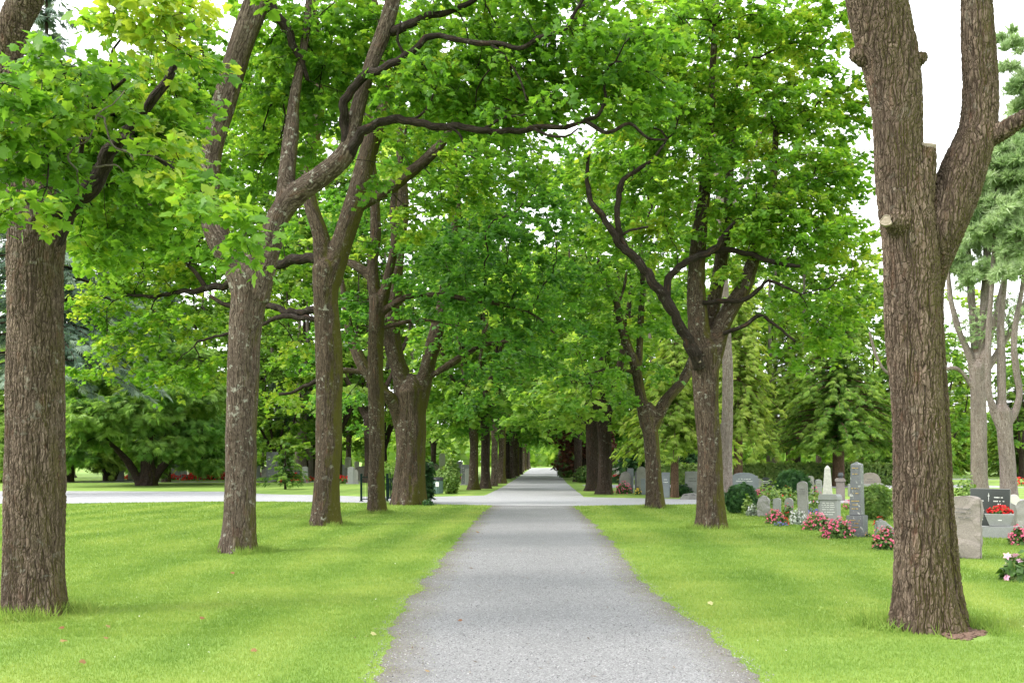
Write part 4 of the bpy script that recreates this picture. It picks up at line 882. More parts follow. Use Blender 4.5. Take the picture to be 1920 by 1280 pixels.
# grey trunk behind the second right maple
Y = 38.0
BB = [px_limb(Y, [(1362, 950, 0, 26), (1362, 935, 0, 24), (1362, 850, 0, 22), (1364, 700, 0, 20), (1358, 560, 0, 18), (1350, 400, 0, 16), (1344, 250, 0, 15), (1342, 60, 0, 13), (1345, -120, 0, 8)]),
      px_limb(Y, [(1362, 870, 0, 12), (1350, 830, 0, 10), (1345, 790, 0, 7)]),
      px_limb(Y, [(1352, 430, 0, 9), (1400, 330, .3, 7), (1440, 200, .5, 5)])]
make_tree('grey_trunked_tree', G(1362, 935), BB, [B3(1390, 130, 38, 1.6, 1.5, 1.6), B3(1310, 60, 38, 1.5, 1.5, 1.2), B3(1460, 60, 38, 1.5, 1.5, 1.5), (np.array([8, 38, 20.5]), np.array([3, 3, 2]), dict(spacing=1.2))],
          'tall tree with a pale grey straight trunk behind the second right maple', 'tree', None, M_BARK_GREY, M_LEAF_FAR, STAR, leaf=.2, lp=36, spread=.6, spacing=.75, vox=.04, attach=8, seed=53)
# tree with pale trunk left (seen between second and third trunks) and two thin grey trunks
Y = 82.0
TT_ = [px_limb(Y, [(583, 905, 0, 10), (583, 893, 0, 10), (582, 850, 0, 9), (577, 830, 0, 9)]), px_limb(Y, [(581, 850, 0, 8), (572, 815, 0, 6), (563, 780, 0, 5), (556, 740, 0, 3)]), px_limb(Y, [(583, 850, 0, 6), (588, 815, 0, 4), (592, 770, 0, 3)])]
make_tree('pine_tree', G(583, 893), TT_, [B3(575, 770, 82, 2.4, 2, 1.5), B3(560, 730, 82, 2.5, 2, 1.6), B3(600, 740, 82, 2.2, 2, 2)], 'grey-green pine with a slanting pale branch behind the young spruce', 'pine', None, M_BARK_GREY, M_SPRUCE_BLUE, TUFT, leaf=.5, lp=26, spread=.8, spacing=.9, vox=.06, attach=2.5, seed=54, flat=1.2, fuse_min=.12)
for i, px in enumerate((493, 507)):
    Y = GY(893)
    make_tree('birch_tree', G(px, 893), [px_limb(Y, [(px, 905, 0, 5), (px, 893, 0, 5), (px + 1, 840, 0, 4.5), (px + 3, 760, 0, 4), (px + 2, 660, 0, 3)])], [B3(px, 720, Y, 2.5, 2.5, 3), B3(px - 10, 640, Y, 2.5, 2.5, 3)],
              ['slim pale birch just right of the second trunk, left of the pair', 'slim pale birch right of the second trunk, right one of the pair'][i], 'tree', 'birches beside the second left trunk', M_BARK_GREY, M_LEAF_LIME, STAR, leaf=.4, lp=24, spread=.9, spacing=1.3, vox=.06, attach=5, seed=56 + i, fuse_min=.05)
# copper beech and the dark leaning tree on the right of the avenue
cb = avenue_proto(70, h=9, r=3.6, tw=.25, barkm=M_BARK_DARK, leafm=M_COPPER, label='copper-red beech behind the stout trunk of the right row', zlo=.8, fork=1.6, name='copper_beech', leaf=.3, spacing=.9, lp=34, group=None, base=G(1092, 899))
Y = GY(898)
LT = [px_limb(Y, [(1160, 908, 0, 14), (1160, 898, 0, 13), (1152, 870, 0, 11), (1146, 845, 0, 10)]), px_limb(Y, [(1148, 855, 0, 8), (1150, 800, 0, 6), (1160, 740, 0, 4)])]
make_tree('leaning_tree', G(1160, 898), LT, [B3(1160, 770, Y, 3, 2.5, 2.4), B3(1190, 740, Y, 3, 2.5, 2.4), B3(1140, 800, Y, 2, 2, 1.2)], 'dark leaning tree behind the gravestones right of the avenue', 'tree', None, M_BARK_DARK, M_LEAF_DEEP, STAR, leaf=.4, lp=34, spread=.8, spacing=1.0, vox=.08, attach=2.5, seed=59)
Y = GY(871.5)
make_tree('lone_tree', G(1047, 873), [px_limb(GY(873), [(1047, 876, 0, 5), (1047, 873, 0, 5), (1047, 850, 0, 4), (1047, 825, 0, 3)])], [B3(1047, 838, GY(873), 6, 5, 3.2), B3(1030, 832, GY(873), 5, 5, 3)], 'pale trunk standing alone at the far end of the avenue', 'tree', None, M_BARK_GREY, M_LEAF_LIME, STAR, leaf=1.0, lp=30, spread=2, spacing=1.9, vox=.15, attach=4, seed=60)
# ================================================================ ground
def lawn_var(x, y):
    p = np.column_stack([x, y, np.zeros_like(x)])
    wob = noise(p * np.array([.12, .06, 1])) * 1.2
    s = np.sin(2 * math.pi * (x - .04 * y + wob * .7) / 1.5)
    s = np.tanh(s * 1.5)
    v = .52 + .18 * s * (.6 + noise(p * .22 + 7)) + .22 * noise(p * .45 + 3) + .16 * noise(p * 1.6 + 5) + .1 * noise(p * 5.0)
    return np.clip(v, 0, 1)

PL = np.array([G(x, y)[:2] for x, y in [(705, 1280), (742, 1160), (803, 1080), (858, 1012), (903, 962), (921, 949)]])
PR = np.array([G(x, y)[:2] for x, y in [(1440, 1280), (1330, 1190), (1212, 1100), (1152, 1020), (1118, 984), (1076, 949)]])
PL = np.vstack([[-1.05, -30], [-1.0, 3], PL, [PL[-1][0] + .05, 39]]); PR = np.vstack([[1.75, -30], [1.8, 3], PR, [PR[-1][0] - .05, 39]])
def path_edges(y):
    a = np.interp(y, PL[:, 1], PL[:, 0]); b = np.interp(y, PR[:, 1], PR[:, 0])
    q = np.column_stack([np.zeros_like(y), y, np.zeros_like(y)])
    n1 = noise(q * 1.1 + 3) * .12 + noise(q * 4.3 + 8) * .09; n2 = noise(q * 1.0 + 31) * .13 + noise(q * 4.1 + 18) * .1
    return a + n1, b + n2
def strip(name, ys, xl, xr, z, mat, nx=12, label=None):
    t = (np.concatenate([[0, .03, .07, .12, .18], np.linspace(.25, .75, nx), [.82, .88, .93, .97, 1]]))[None]; nx = t.shape[1]
    X = xl[:, None] + (xr - xl)[:, None] * t; Y = np.repeat(ys[:, None], nx, 1)
    V = np.stack([X, Y, np.full_like(X, z)], -1).reshape(-1, 3)
    i = np.arange(len(ys) - 1)[:, None] * nx; j = np.arange(nx - 1)[None]
    Fq = np.stack([i + j, i + j + 1, i + nx + j + 1, i + nx + j], -1).reshape(-1, 4)
    mb = MB(); ev = np.repeat(np.minimum(t, 1 - t) * (xr - xl)[:, None], 1, 1); mb.add(V, [Fq], var=ev.ravel()); o = mb.build(name, mat); return tag(o, label, kind='structure')

def lawn_mat():
    m, nt, out = _mat('lawn')
    tc = nt.nodes.new('ShaderNodeTexCoord'); co = tc.outputs['Object']
    v = math_(nt, 'ADD', attr(nt, 'var'), math_(nt, 'MULTIPLY', math_(nt, 'SUBTRACT', tex(nt, co, 30, 5, .75), .5), .5))
    c = ramp(nt, v, [(.1, (.11, .205, .034)), (.5, (.182, .28, .054)), (.95, (.285, .36, .088))])
    b = N(nt, 'ShaderNodeBsdfPrincipled', Roughness=.8); b.inputs['Specular IOR Level'].default_value = .2
    nt.links.new(c, b.inputs['Base Color'])
    bp = N(nt, 'ShaderNodeBump', Strength=.6, Distance=.03)
    nt.links.new(tex(nt, co, 45, 4, .8), bp.inputs['Height']); nt.links.new(bp.outputs[0], b.inputs['Normal'])
    nt.links.new(b.outputs[0], out.inputs[0]); return m
M_LAWN = lawn_mat()
gx = np.concatenate([[-900, -400, -200, -100, -60], np.arange(-38, 38.01, .4), [60, 100, 200, 400, 900]])
gy = np.concatenate([[-300, -100, -40, -15], np.arange(-6, 62, .4), [66, 72, 80, 95, 120, 160, 220, 320, 500, 900]])
XX, YY = np.meshgrid(gx, gy)
nx = len(gx)
V = np.stack([XX, YY, np.zeros_like(XX)], -1).reshape(-1, 3)
i = np.arange(len(gy) - 1)[:, None] * nx; j = np.arange(nx - 1)[None]
Fq = np.stack([i + j, i + j + 1, i + nx + j + 1, i + nx + j], -1).reshape(-1, 4)
mb = MB(); mb.add(V, [Fq], var=lawn_var(V[:, 0], V[:, 1])); tag(mb.build('lawn', M_LAWN), 'bright green mown lawn on both sides of the path', kind='structure')

def gravel_mat(name, a, b_, c_, sc, edge=False):
    m, nt, out = _mat(name)
    tc = nt.nodes.new('ShaderNodeTexCoord'); co = tc.outputs['Object']
    vo = nt.nodes.new('ShaderNodeTexVoronoi'); vo.inputs['Scale'].default_value = sc; nt.links.new(co, vo.inputs['Vector'])
    sep = nt.nodes.new('ShaderNodeSeparateColor'); nt.links.new(vo.outputs['Color'], sep.inputs[0])
    c = ramp(nt, sep.outputs[0], [(0, a), (.55, b_), (1, c_)])
    c = mix(nt, mrange(nt, tex(nt, co, .9, 5, .7), .4, .7, 0, .35), c, tuple(x * .72 for x in b_))
    c = mix(nt, mrange(nt, tex(nt, co, 7, 5, .8), .62, .72, 0, .45), c, (.11, .095, .075))
    if edge:
        e = math_(nt, 'ADD', attr(nt, 'var'), math_(nt, 'MULTIPLY', math_(nt, 'SUBTRACT', tex(nt, co, 2.2, 6, .75), .5), .7))
        c = mix(nt, mrange(nt, e, .0, .42, .75, 0), c, (.125, .108, .085))
    s = N(nt, 'ShaderNodeBsdfPrincipled', Roughness=.85); s.inputs['Specular IOR Level'].default_value = .25
    nt.links.new(c, s.inputs['Base Color'])
    bp = N(nt, 'ShaderNodeBump', Strength=.7, Distance=.012)
    nt.links.new(math_(nt, 'MULTIPLY', vo.outputs['Distance'], -1.0), bp.inputs['Height']); nt.links.new(bp.outputs[0], s.inputs['Normal'])
    nt.links.new(s.outputs[0], out.inputs[0]); return m
M_GRAVEL = gravel_mat('grey_gravel', (.13, .13, .132), (.208, .208, .212), (.325, .325, .33), 105, edge=True)
M_ASPH = gravel_mat('pale_worn_asphalt', (.26, .26, .272), (.32, .32, .334), (.39, .39, .404), 40)
ys = np.concatenate([[-30, -10], np.arange(2, 39.5, .12)])
xl, xr = path_edges(ys)
strip('gravel_path', ys, xl, xr, .004, M_GRAVEL, 14, 'straight grey gravel path between the rows of maples')
AL = np.array([G(x, y)[:2] for x, y in [(880, 935), (914, 927), (928, 920), (945, 911.5), (965, 899), (995, 878), (1001, 873)]])
AR = np.array([G(x, y)[:2] for x, y in [(1110, 938), (1095, 931.5), (1078, 918), (1063, 906), (1052, 892), (1043, 878), (1040, 873)]])
ys = np.arange(40, 201, 1.0)
def ip(y, A): return np.interp(y, A[:, 1], A[:, 0]) + noise(np.column_stack([y * 0, y * .8, y * 0 + A[0, 0]])) * .06
strip('avenue_road', ys, ip(ys, AL), ip(ys, AR), .008, M_ASPH, 8, 'pale asphalt avenue running on under the trees')
CN = np.array([G(x, y)[:2] for x, y in [(-420, 945), (-150, 944.5), (123, 944), (440, 939.5), (650, 942), (815, 945.5), (985, 948.5), (1075, 948.5), (1330, 945), (1700, 943), (2200, 942)]])
CF = np.array([G(x, y)[:2] for x, y in [(-420, 921), (-150, 921), (123, 920.5), (420, 921.5), (500, 926.5), (590, 928), (690, 931), (815, 931), (905, 929), (1100, 932), (1330, 936.5), (1700, 936), (2200, 935.5)]])
xs = np.arange(-36, 34, .35)
yn = np.interp(xs, CN[:, 0], CN[:, 1]); yf = np.interp(xs, CF[:, 0], CF[:, 1])
q = np.column_stack([xs, xs * 0, xs * 0]); yn = yn + noise(q * .9) * .12; yf = yf + noise(q * .8 + 5) * .12
t = np.linspace(0, 1, 6)[None]
V = np.stack([np.repeat(xs[:, None], 6, 1), yn[:, None] + (yf - yn)[:, None] * t, np.full((len(xs), 6), .012)], -1).reshape(-1, 3)
i = np.arange(len(xs) - 1)[:, None] * 6; j = np.arange(5)[None]
Fq = np.stack([i + j, i + 6 + j, i + 7 + j, i + j + 1], -1).reshape(-1, 4)
mb = MB(); mb.add(V, [Fq]); tag(mb.build('crossing_road', M_ASPH), 'pale road crossing at the end of the gravel path', kind='structure')
def side_path(name, y1, y2, x0, x1, lab):
    mb = MB(); mb.add([[x0, y1, .004], [x1, y1, .004], [x1, y2, .004], [x0, y2, .004]], [[[0, 1, 2, 3]]]); tag(mb.build(name, M_ASPH), lab, kind='structure')
side_path('side_path', GY(914), GY(908.5), 4.5, 30, 'narrow pale path leaving the avenue to the right')
side_path('side_path', GY(899), GY(896.8), 5.5, 40, 'second narrow path leaving the avenue to the right')
side_path('grave_path', 40.5, 42.2, -60, -24, 'path at the far left')
side_path('grave_path', 71.5, 74, -60, -9, 'path in front of the far left graves')

# ---------------------------------------------------------------- grass blades
M_GRASS = leaf_mat('grass_blades', [(0, (.102, .195, .033)), (.5, (.19, .297, .056)), (1, (.33, .4, .103))], trans=.4, tint=(1.2, 1.15, .75), spec=.2)
TRUNKS = [(G(62, 1150), .36), (G(449, 1035), .36), (G(612, 985), .38), (G(706, 962), .33), (G(768, 944), .75), (G(1738, 1172), .40), (G(1333, 990), .40), (G(1228, 952), .36)]
BARE = (G(1795, 1186)[:2], .25, .12)
def grass():
    rg = np.random.default_rng(77); mb = MB()
    def put(xy, h, w, lean=.35, vb=0.0, sc=None):
        m = len(xy)
        l, r = path_edges(xy[:, 1])
        d = np.maximum(l - xy[:, 0], xy[:, 0] - r)       # distance outside the path
        keep = (d > -.02 + .03 * rg.normal(size=m)) | ((d > -.45) & (rg.random(m) < .3 * np.exp(d / .15)))
        cn = np.interp(xy[:, 0], CN[:, 0], CN[:, 1]); keep &= xy[:, 1] < cn - .02
        e = ((xy[:, 0] - BARE[0][0]) / BARE[1]) ** 2 + ((xy[:, 1] - BARE[0][1]) / .45) ** 2
        keep &= e > .8 + .4 * rg.random(m)
        xy = xy[keep]; d = d[keep]; m = len(xy)
        pos = np.column_stack([xy, np.zeros(m)])
        az = rg.random(m) * 6.283
        dr = np.column_stack([np.cos(az) * lean, np.sin(az) * lean, np.ones(m)]) + rg.normal(size=(m, 3)) * .12
        no = np.column_stack([np.cos(az + 1.57 * rg.normal(size=m)), np.sin(az), np.full(m, .2)])
        hh = h * (.55 + .8 * rg.random(m))
        hh = hh * np.clip(.65 + d * 2.0, .5, 1)
        v = lawn_var(xy[:, 0], xy[:, 1]) + rg.normal(size=m) * .14 + vb + .2 * np.exp(-np.maximum(d, 0) / .45)
        scatter(mb, BLADE if h > .09 else FLECK2, pos, no, dr, hh, np.clip(v, 0, 1), width=w / hh)
    FLECK2 = (np.array([[-.5, 0, 0], [.5, 0, 0], [.0, 1, .2]]), np.array([[0, 1, 2]]))
    def field(y0, y1, dens, h, w):
        n = int(dens * (y1 - y0) * 1.16 * (y0 + y1) / 2)
        y = y0 + (y1 - y0) * rg.random(n); x = (rg.random(n) - .5) * 1.16 * (y + 2)
        put(np.column_stack([x, y]), h, w)
    field(4.5, 9, 6500, .022, .006); field(9, 13, 4200, .025, .008); field(13, 19, 1700, .03, .012); field(19, 27, 650, .042, .018); field(27, 38, 280, .046, .026)
    # longer tufts round the trunk feet, where the mower does not reach
    for (b, r) in TRUNKS:
        n = 1700
        a = rg.random(n) * 6.283; q = r * (.8 + 1.0 * rg.random(n) ** 1.8)
        xy = np.column_stack([b[0] + np.cos(a) * q, b[1] + np.sin(a) * q])
        xy = xy[(noise(np.column_stack([np.cos(a) * 1.2, np.sin(a) * 1.2, a * 0 + b[0]])) + .35 + .3 * rg.random(n)) > .2]
        put(xy, .13, .013, 1.0, -.05)
    return tag(mb.build('grass', M_GRASS), 'short mown grass blades with longer tufts at the trunk feet', 'grass', kind='stuff')
grass()

def gravel():
    rg = np.random.default_rng(5); n = 26000
    y = 5 + 13 * rg.random(n) ** 1.5; l, r = path_edges(y); u = rg.beta(.75, .75, n)
    x = l - .1 + (r - l + .2) * u
    o = np.array([[1, 0, 0], [0, 1, 0], [-1, 0, 0], [0, -1, 0], [0, 0, .6], [0, 0, -.4]]); of = np.array([[0, 1, 4], [1, 2, 4], [2, 3, 4], [3, 0, 4], [1, 0, 5], [2, 1, 5], [3, 2, 5], [0, 3, 5]])
    mb = MB(); m = n; s = .003 + .006 * rg.random(m) ** 2.2
    scatter(mb, (o, of), np.column_stack([x, y, .004 + s * .35]), rg.normal(size=(m, 3)) * .35 + [0, 0, 1], rg.normal(size=(m, 3)), s, rg.random(m))
    mm, nt, out = _mat('loose_stone')
    b = N(nt, 'ShaderNodeBsdfPrincipled', Roughness=.8); nt.links.new(ramp(nt, attr(nt, 'var'), [(0, (.1, .098, .1)), (.6, (.22, .218, .225)), (1, (.42, .41, .41))]), b.inputs['Base Color']); nt.links.new(b.outputs[0], out.inputs[0])
    tag(mb.build('loose_gravel', mm), 'loose pale pebbles on the gravel path', 'gravel', kind='stuff')
    # dark litter of twig bits and seed husks
    mb = MB(); m = 420; y = 6 + 26 * rg.random(m); l, r = path_edges(y); x = np.where(rg.random(m) < .6, l + (r - l) * rg.random(m), np.where(rg.random(m) < .5, l + .25 * rg.normal(size=m), r + .25 * rg.normal(size=m)))
    scatter(mb, OVAL, np.column_stack([x, y, np.full(m, .018)]), rg.normal(size=(m, 3)) * .2 + [0, 0, 1], rg.normal(size=(m, 3)) * [1, 1, .05], .02 + .05 * rg.random(m) ** 2, rg.random(m), width=.5)
    mm, nt, out = _mat('litter')
    b = N(nt, 'ShaderNodeBsdfPrincipled', Roughness=.9); nt.links.new(ramp(nt, attr(nt, 'var'), [(0, (.06, .035, .02)), (.7, (.14, .09, .05)), (1, (.25, .18, .08))]), b.inputs['Base Color']); nt.links.new(b.outputs[0], out.inputs[0])
    tag(mb.build('leaf_litter', mm), 'dark bits of twig and husk scattered over the path', 'litter', kind='stuff')
gravel()
# bare soil patch right of the closest right trunk
M_SOIL = stone_mat('dry_soil', (.1, .06, .042), (.18, .115, .085), 50, .95, .8, blotch=.5)
rg = np.random.default_rng(9)
mb = MB(); n = 420
a = rg.random(n) * 6.283; q = rg.random(n) ** .55 * (1 + .25 * np.sin(3 * a + 1))
sx = BARE[0][0] + np.cos(a) * q * BARE[1] * .9 + .25 * np.sin(a) * q * BARE[1]; sy = BARE[0][1] + np.sin(a) * q * .34
so3 = np.array([[1, 0, 0], [0, 1, 0], [-1, 0, 0], [0, -1, 0], [0, 0, .35], [0, 0, -.3]]); sof = np.array([[0, 1, 4], [1, 2, 4], [2, 3, 4], [3, 0, 4], [1, 0, 5], [2, 1, 5], [3, 2, 5], [0, 3, 5]])
scatter(mb, (so3, sof), np.column_stack([sx, sy, .006 * rg.random(n)]), rg.normal(size=(n, 3)) * .2 + [0, 0, 1], rg.normal(size=(n, 3)), .015 + .045 * rg.random(n) ** 1.5, rg.random(n))
tag(mb.build('soil_patch', M_SOIL), 'patch of bare brown soil and clods by the closest right trunk', kind='structure')

rg = np.random.default_rng(19); m = 150
y = 7 + 26 * rg.random(m); x = (rg.random(m) - .5) * 1.1 * y; l, r = path_edges(y); k_ = (x < l - .2) | (x > r + .2); x, y = x[k_], y[k_]; m = len(x)
mb = MB(); scatter(mb, BLOOM, np.column_stack([x, y, .025 + .015 * rg.random(m)]), rg.normal(size=(m, 3)) * .4 + [0, -.2, 1], rg.normal(size=(m, 3)), .012 + .012 * rg.random(m) ** 2, rg.random(m))
tag(mb.build('clover_flowers', leaf_mat('clover_heads', [(0, (.5, .52, .42)), (.8, (.75, .75, .68)), (1, (.7, .6, .1))], trans=.2)), 'tiny white clover heads dotted through the lawn', 'clover', kind='stuff')
# fallen leaves, one object each
M_FALL = leaf_mat('fallen_leaf', [(0, (.17, .07, .03)), (.5, (.24, .145, .05)), (1, (.34, .33, .14))], trans=.1)
def fallen(px, py, s, v, lab):
    mb = MB(); p = G(px, py) + [0, 0, .05]
    scatter(mb, MAPLE, np.array([p]), np.array([[.25, -.35, 1.0]]) + rg.normal(size=(1, 3)) * .15, rg.normal(size=(1, 3)) * [1, 1, .1], s * .55, np.array([v]))
    return tag(mb.build('fallen_leaf', M_FALL, origin=G(px, py)), lab, 'leaf', 'fallen leaves on the lawn')
for px, py, s, v, lab in [(435, 1078, .11, .2, 'brown fallen leaf below the second left trunk'), (120, 1184, .09, .0, 'reddish fallen leaf right of the closest left trunk'), (122, 1212, .12, .55, 'yellow-brown fallen leaf on the near left lawn'),
                          (195, 1205, .09, .5, 'small tan fallen leaf right of the yellow-brown one'), (160, 1250, .1, .3, 'tan fallen leaf at the bottom left of the lawn'), (200, 1183, .09, .6, 'ochre fallen leaf on the left lawn, farther than the others near it'), (480, 1227, .1, .35, 'tan fallen leaf on the lawn midway to the path'), (375, 1166, .09, .1, 'rusty fallen leaf in the middle of the left lawn'),
                          (696, 1195, .1, .95, 'pale fallen leaf at the left edge of the path'), (1330, 1135, .12, 1.0, 'pale green fallen leaf on the right lawn by the path'), (893, 1000, .16, .1, 'brown fallen leaf on the far left edge of the path'), (866, 1170, .08, .0, 'dark red fallen leaf on the path, left of its middle')]:
    fallen(px, py, s, v, lab)
# ================================================================ graves and small things
GR_LIGHT = stone_mat('pale_granite', (.19, .186, .175), (.33, .32, .3), 70, .8, .25, blotch=.55)
GR_MID = stone_mat('grey_granite', (.2, .205, .2), (.31, .315, .305), 80, .7, .2, blotch=.3)
GR_DARK = stone_mat('dark_granite', (.085, .09, .095), (.16, .165, .17), 90, .4, .1, blotch=.2, speck=(.42, .42, .4))
GR_BLACK = stone_mat('polished_black_granite', (.022, .026, .024), (.04, .045, .042), 90, .16, 0, blotch=.1, spec=.6)
GR_PINK = stone_mat('pinkish_granite', (.17, .148, .132), (.28, .245, .222), 60, .85, .5, blotch=.45)
GR_WHITE = stone_mat('cream_marble', (.42, .41, .36), (.6, .58, .52), 20, .5, .05, blotch=.15)
GR_BLUE = stone_mat('blue_grey_granite', (.15, .165, .19), (.25, .27, .3), 80, .6, .15)
M_GOLD = plain_mat('gold_lettering', (.5, .34, .1), .35, .6)
M_WHITE = plain_mat('white_lettering', (.75, .75, .72), .6)
M_DARKLET = plain_mat('dark_lettering', (.1, .1, .1), .7)
M_GREEN = plain_mat('dark_green_paint', (.006, .018, .013), .85, spec=.08)
M_BIN = plain_mat('grey_green_slats', (.1, .16, .14), .55)
M_BLACKP = plain_mat('black_plastic', (.03, .03, .035), .4)
M_IRON = plain_mat('dark_iron', (.06, .065, .07), .5)

def bm_part(name, bm, mat, parent, smooth=False):
    me = bpy.data.meshes.new(name); bmesh.ops.recalc_face_normals(bm, faces=bm.faces[:]); bm.to_mesh(me); bm.free()
    me.materials.append(mat)
    if smooth: me.polygons.foreach_set('use_smooth', [True] * len(me.polygons))
    o = bpy.data.objects.new(name, me); COL.objects.link(o); o.parent = parent; return o
def slab(prof, depth, bev=.012, y=0.0, rough=0.0, seed=0, zoff=0.0):
    bm = bmesh.new()
    a = [bm.verts.new((x, y - depth / 2, z + zoff)) for x, z in prof]; b = [bm.verts.new((x, y + depth / 2, z + zoff)) for x, z in prof]
    bm.faces.new(a[::-1]); bm.faces.new(b); n = len(prof)
    for i in range(n): bm.faces.new((a[i], a[(i + 1) % n], b[(i + 1) % n], b[i]))
    if bev: bmesh.ops.bevel(bm, geom=[e for e in bm.edges], offset=bev, segments=2, affect='EDGES', clamp_overlap=True)
    if rough:
        bmesh.ops.triangulate(bm, faces=bm.faces[:])
        for _ in range(3): bmesh.ops.subdivide_edges(bm, edges=[e for e in bm.edges if e.calc_length() > .05], cuts=1, use_grid_fill=False)
        bmesh.ops.triangulate(bm, faces=bm.faces[:])
        co = np.array([v.co for v in bm.verts]); q = co + seed * 3.3
        d = noise(q * 5) * rough + noise(q * 13) * rough * .5
        d2 = noise(q * 5 + 40) * rough + noise(q * 12 + 11) * rough * .5
        for v, e, g in zip(bm.verts, d, d2):
            v.co.x += e; v.co.y += g; v.co.z += (e - g) * .4 if v.co.z > .1 else 0
    return bm
def rectp(w, h): return [(-w/2, 0), (w/2, 0), (w/2, h), (-w/2, h)]
def archp(w, h, rise, n=12): return [(-w/2, 0), (w/2, 0)] + [(w/2 * math.cos(t), h - rise + rise * math.sin(t)) for t in np.linspace(0, math.pi, n)]
def shoulderp(w, h): return [(-w/2, 0), (w/2, 0), (w/2, h * .72), (w * .42, h * .8)] + [(w * .42 * math.cos(t), h * .8 + h * .2 * math.sin(t)) for t in np.linspace(.25, math.pi - .25, 9)] + [(-w * .42, h * .8), (-w/2, h * .72)]
def box(bm, x0, x1, y0, y1, z0, z1):
    v = [bm.verts.new(p) for p in [(x0,y0,z0),(x1,y0,z0),(x1,y1,z0),(x0,y1,z0),(x0,y0,z1),(x1,y0,z1),(x1,y1,z1),(x0,y1,z1)]]
    for f in [(3,2,1,0),(4,5,6,7),(0,1,5,4),(1,2,6,5),(2,3,7,6),(3,0,4,7)]: bm.faces.new([v[i] for i in f])
def frustum(w0, w1, h, z, tip=0.0, d=1.0, bev=.01):
    bm = bmesh.new()
    a = [bm.verts.new((sx * w0/2, sy * w0/2 * d, z)) for sx, sy in ((-1,-1),(1,-1),(1,1),(-1,1))]; b = [bm.verts.new((sx * w1/2, sy * w1/2 * d, z + h)) for sx, sy in ((-1,-1),(1,-1),(1,1),(-1,1))]
    bm.faces.new(a[::-1])
    for i in range(4): bm.faces.new((a[i], a[(i+1)%4], b[(i+1)%4], b[i]))
    if tip:
        t = bm.verts.new((0, 0, z + h + tip))
        for i in range(4): bm.faces.new((b[i], b[(i+1)%4], t))
    else: bm.faces.new(b)
    if bev: bmesh.ops.bevel(bm, geom=bm.edges[:], offset=bev, segments=1, affect='EDGES', clamp_overlap=True)
    return bm
def lettering(parent, y, z_rows, w, mat, h=.018, seed=0, name='inscription', x0=0.0, tilt=0.0):
    r = random.Random(seed); bm = bmesh.new()
    for z, frac in z_rows:
        x = -w * frac / 2
        while x < w * frac / 2:
            l = r.choice([.012, .018, .025]); k = r.random()
            if k < .85: box(bm, x0 + x, x0 + x + l * .7, y - .003, y + .004, z + (0 if k < .6 else h * .2), z + h)
            x += l if k < .85 else .02
    if len(bm.verts): bm_part(name, bm, mat, parent)
    else: bm.free()
def grave(loc, rotz, label, group=None, cat='gravestone', name='gravestone'):
    o = thing(name, loc, label, cat, group); o.rotation_euler = (random.uniform(-.025, .025), random.uniform(-.02, .02), rotz); return o
GRP = 'gravestones of the right-hand rows'
R = math.radians

# dark granite obelisk on a block
o = grave(G(1607, 1006), R(-38), 'dark speckled granite obelisk with gold lettering standing on a square block', GRP)
bm_part('base', slab(rectp(.34, .45), .34, .008), GR_DARK, o)
bm_part('shaft', frustum(.245, .2, 1.06, .45, .06), GR_DARK, o)
lettering(o, -.122, [(1.42, .7), (1.3, .6), (1.0, .9), (.9, .7), (.74, .9), (.66, .6), (.58, .8)], .17, M_GOLD, seed=1)
lettering(o, -.174, [(.34, .8), (.28, .6), (.2, .7)], .24, M_GOLD, seed=2)
# grey block stone with cap, and the cream obelisk
o = grave(G(1557, 984), R(-35), 'low square grey stone with a projecting cap and carved lines', GRP)
bm_part('base', slab(rectp(.46, .12), .42, .01), GR_MID, o); bm_part('stone', slab(rectp(.41, .5), .36, .01, zoff=.12), GR_MID, o); bm_part('cap', slab([(-.235, .62), (.235, .62), (.235, .7), (.2, .76), (-.2, .76), (-.235, .7)], .42, .008), GR_MID, o)
lettering(o, -.181, [(.54, .8), (.49, .9), (.44, .9), (.38, .8), (.32, .9), (.26, .7)], .34, M_WHITE, .014, seed=3)
o = grave(G(1552, 968), R(-20), 'slender tapered cream marble obelisk behind the capped grey stone', GRP)
bm_part('base', slab(rectp(.5, .35), .5, .015), GR_MID, o); bm_part('shaft', frustum(.3, .15, 1.02, .35, .09), GR_WHITE, o)
# small stones in the row
o = grave(G(1506, 972), R(-25), 'tall narrow round-topped pinkish stone behind white flowers', GRP)
bm_part('stone', slab(archp(.27, 1.02, .1), .18, .012, rough=.012, seed=2), GR_LIGHT, o); lettering(o, -.1, [(.8, .7), (.74, .8), (.68, .6)], .2, M_DARKLET, .012, 4)
o = grave(G(1457, 964), R(-25), 'small plain upright grey stone left of the pink bush', GRP); bm_part('stone', slab(archp(.22, .48, .05), .16, .02, rough=.005, seed=3), GR_MID, o)
o = grave(G(1479, 963), R(-25), 'small pale stone with rounded head, right of the plain upright one', GRP); bm_part('stone', slab(archp(.24, .48, .12), .15, .02, rough=.008, seed=4), GR_LIGHT, o)
o = grave(G(1432, 968), R(-20), 'rough rounded natural stone beside the dark round bush', GRP); bm_part('stone', slab(archp(.34, .6, .26), .3, .04, rough=.035, seed=5), GR_LIGHT, o)
o = grave(G(1659, 1006), R(-15), 'low rounded grey boulder stone just left of the closest right trunk', GRP); bm_part('stone', slab([(-.2, 0), (.2, 0), (.21, .16), (.1, .24), (-.02, .36), (-.14, .37), (-.2, .28)], .22, .04, rough=.012, seed=6), GR_MID, o)
